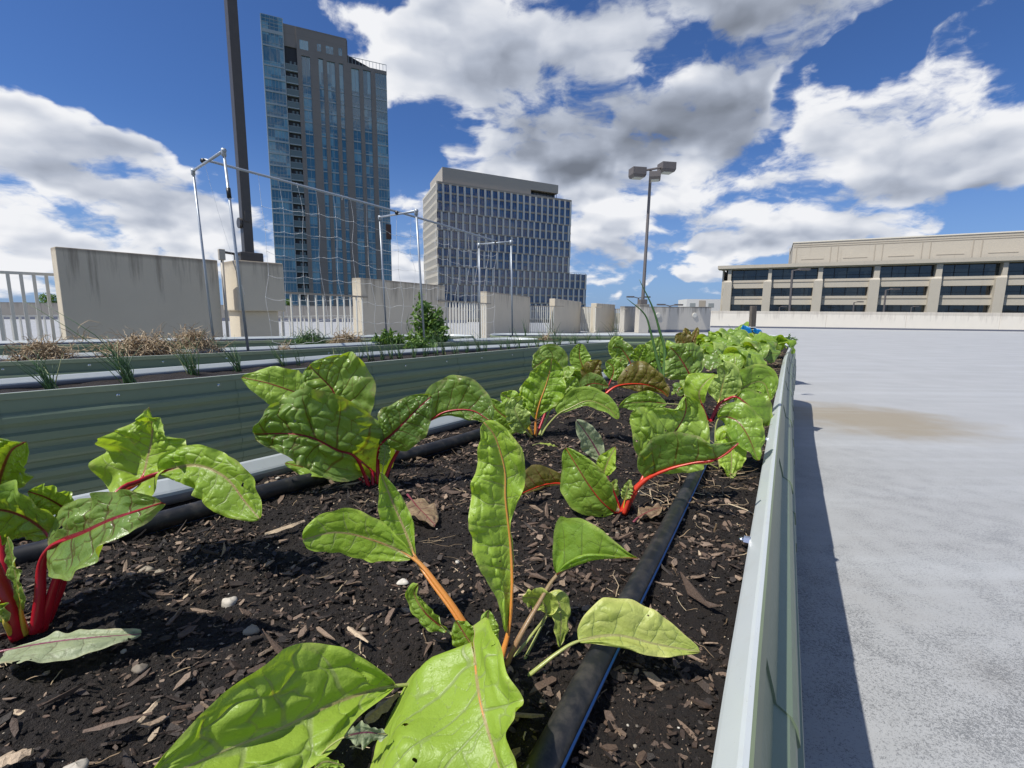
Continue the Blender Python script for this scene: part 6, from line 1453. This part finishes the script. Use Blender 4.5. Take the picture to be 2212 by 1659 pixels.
def sliver(p0, p1, w, label, tone=.97):
    a, b_ = at(*p0, SZ + .014), at(*p1, SZ + .016); mid = (a + b_) / 2; d = b_ - a; L = np.linalg.norm(d); d /= L; s_ = np.cross(d, [0, 0, 1]); s_ /= np.linalg.norm(s_); mb = MB(); V = []; ww = w * depth(mid) / F / 2
    for f_ in np.linspace(0, 1, 9):
        p = a + d * L * f_; wf = ww * (.35 + .65 * math.sin(math.pi * min(1, f_ * 1.1 + .05)) ** .5) * (1 + .25 * math.sin(f_ * 17 + w))
        V += [p - s_ * wf, p + (0, 0, ww * .5), p + s_ * wf, p - (0, 0, ww * .25)]
    mb.grid(V, 9, 4, closed=True); n_ = mb.n; mb.f += [(0, 1, 2, 3), (35, 34, 33, 32)]; mb.m += [0, 0]
    o = mb.build('wood_sliver', M['chip'], loc=mid); fattr(o, 'tone', np.full(len(o.data.vertices), tone)); tag(o, label, 'wood chip', 'pale wood slivers on the mulch')
sliver((572, 1155), (658, 1126), 16, 'long pale wood sliver near the left pipe below the blistered plant')
sliver((752, 1355), (796, 1388), 12, 'thin tan wood sliver left of the front plant')
sliver((-20, 1650), (70, 1625), 40, 'thick pale wood piece at the bottom left corner', .93)
sliver((1120, 1285), (1165, 1283), 8, 'thin straw-coloured stick between the tall leaf and the pipe')
sliver((300, 1560), (345, 1510), 14, 'pale wood sliver left of the bumpy front leaf')
sliver((790, 1560), (860, 1500), 30, 'long grey-brown wood piece between the two front leaves', .78)
sliver((180, 1580), (330, 1540), 16, 'dark long bark strip at the bottom left', .5)

# ------------------------------------------------------------------ trellis with net
T_ = empty('trellis', at(536, 757, .77), 'tall galvanised pipe trellis with white net standing in the third bed', 'trellis')
posts = [((536, 757), (483, 326)), ((917, 744), (899, 456)), ((1107, 728), (1104, 522)), ((462, 740), (417, 369)), ((835, 727), (820, 469)), ((1037, 726), (1035, 528))]
zz = [(None, None)] * 6
B0 = [at(*posts[0][0], .8), at(*posts[1][0], .8), at(*posts[2][0], .8), at(*posts[3][0], .8), at(*posts[4][0], .8), at(*posts[5][0], .8)]
tops = []
for k_, (b_, (bp, tp)) in enumerate(zip(B0, posts)):
    t3 = atY(*tp, b_[1]); low = b_ + (b_ - t3) / np.linalg.norm(b_ - t3) * .06
    mb = MB(); mb.tube([low, t3], .0125 if k_ < 1 else .0125, 12); mb.build('post', M['galv'], T_, smooth=True); tops.append(t3)
for a, b_, n_ in ((3, 0, 'crossbar'), (4, 1, 'crossbar'), (5, 2, 'crossbar')):
    d = (tops[b_] - tops[a]); d /= np.linalg.norm(d); mb = MB(); mb.tube([tops[a] - d * .02, tops[b_] + d * .02], .0135, 12); mb.build(n_, M['galv'], T_, smooth=True)
    for q in (a, b_):
        mb = MB(); mb.tube([tops[q] - (0, 0, .045), tops[q] + (0, 0, .02)], .021, 10); mb.tube([tops[q] - d * .03, tops[q] + d * .03], .019, 10); mb.build('elbow_fitting', M['galv'], T_, smooth=True)
mids = [tops[3] * .62 + tops[0] * .38, tops[4] * .42 + tops[1] * .58, tops[5] * .55 + tops[2] * .45]
mids[0] = atD(441, 349, depth(mids[0])); mids[1] = atD(858, 461, depth(mids[1])); mids[2] = atD(1072, 524, depth(mids[2]))
ridge = cr(mids, 40); ridge += np.array([0, 0, .02]); 
mb = MB(); mb.tube(ridge, .0135, 12); mb.build('ridge_bar', M['galv'], T_, smooth=True)
for q in mids:
    mb = MB(); mb.tube([q - (.0, .03, 0), q + (0, .03, .01)], .024, 10); mb.build('tape_wrap', M['tape'], T_, smooth=True)
f_ = .325; p = tops[0] * (1 - f_ * .62) + B0[0] * f_ * .62; v = B0[0] - tops[0]; v /= np.linalg.norm(v); mb = MB(); mb.tube([p - v * .045, p + v * .045], .019, 12); mb.build('black_tape_joint', M['tape'], T_, smooth=True)
for f_ in (.25, .36, .55, .66, .78, .9):
    p = ridge[int(f_ * 39)]; mb = MB(); mb.tube([p + (0, 0, .016), p + (.008, 0, -.018), p + (.0, .01, -.035)], .004, 6); mb.build('tie', M['net'], T_)
# net: wavy grid hanging from the ridge bar; columns and rows as photographed
NC, NR = 18, 8; TN = .0017
cols = np.linspace(.13, 1.0, NC) ; grid = np.zeros((NC, NR, 3))
for i, c_ in enumerate(cols):
    top = np.array([np.interp(c_ * 39, np.arange(40), ridge[:, k]) for k in range(3)])
    for j in range(NR):
        zf = top[2] + (.86 - top[2]) * (j / (NR - 1)) if j else top[2]
        sw_ = .028 * math.sin(i * .45 + j * .9) + .012 * rng.normal()
        sag = -.05 * math.sin(math.pi * ((c_ * 3) % 1)) * (j > 0)
        grid[i, j] = top + np.array([.55, .83, 0]) * (sw_ * (j > 0) + .10 * j / NR * math.sin(c_ * 5)) + np.array([.83, -.55, 0]) * (rng.normal() * .010 * (j > 0)) + np.array([0, 0, zf - top[2] + sag + rng.normal() * .010 * (j > 0)])
NET = MB()
for i in range(NC):
    NET.tube(cr(grid[i], 22), TN, 4, cap=False)
for j in range(1, NR):
    P = cr(grid[:, j], NC * 4); P[:, 2] -= .020 * np.abs(np.sin(np.linspace(0, NC - 1, NC * 4) * math.pi)); NET.tube(P, TN, 4, cap=False)
for i in range(NC):
    for j in range(1, NR):
        NET.tube([grid[i, j] - (0, 0, .005), grid[i, j] + (0, 0, .005)], 0.0035, 5)
o = NET.build('net', M['net'], T_, smooth=True)
# loose strand from the near crossbar
mb = MB(); P = cr([mids[0] + (0, 0, -.01), mids[0] + (.05, .1, -.5), mids[0] + (.12, .2, -1.0), mids[0] + (.16, .3, -1.35)], 20); mb.tube(P, .0012, 4); mb.build('loose_strand', M['net'], T_)
bpy.context.view_layer.update()
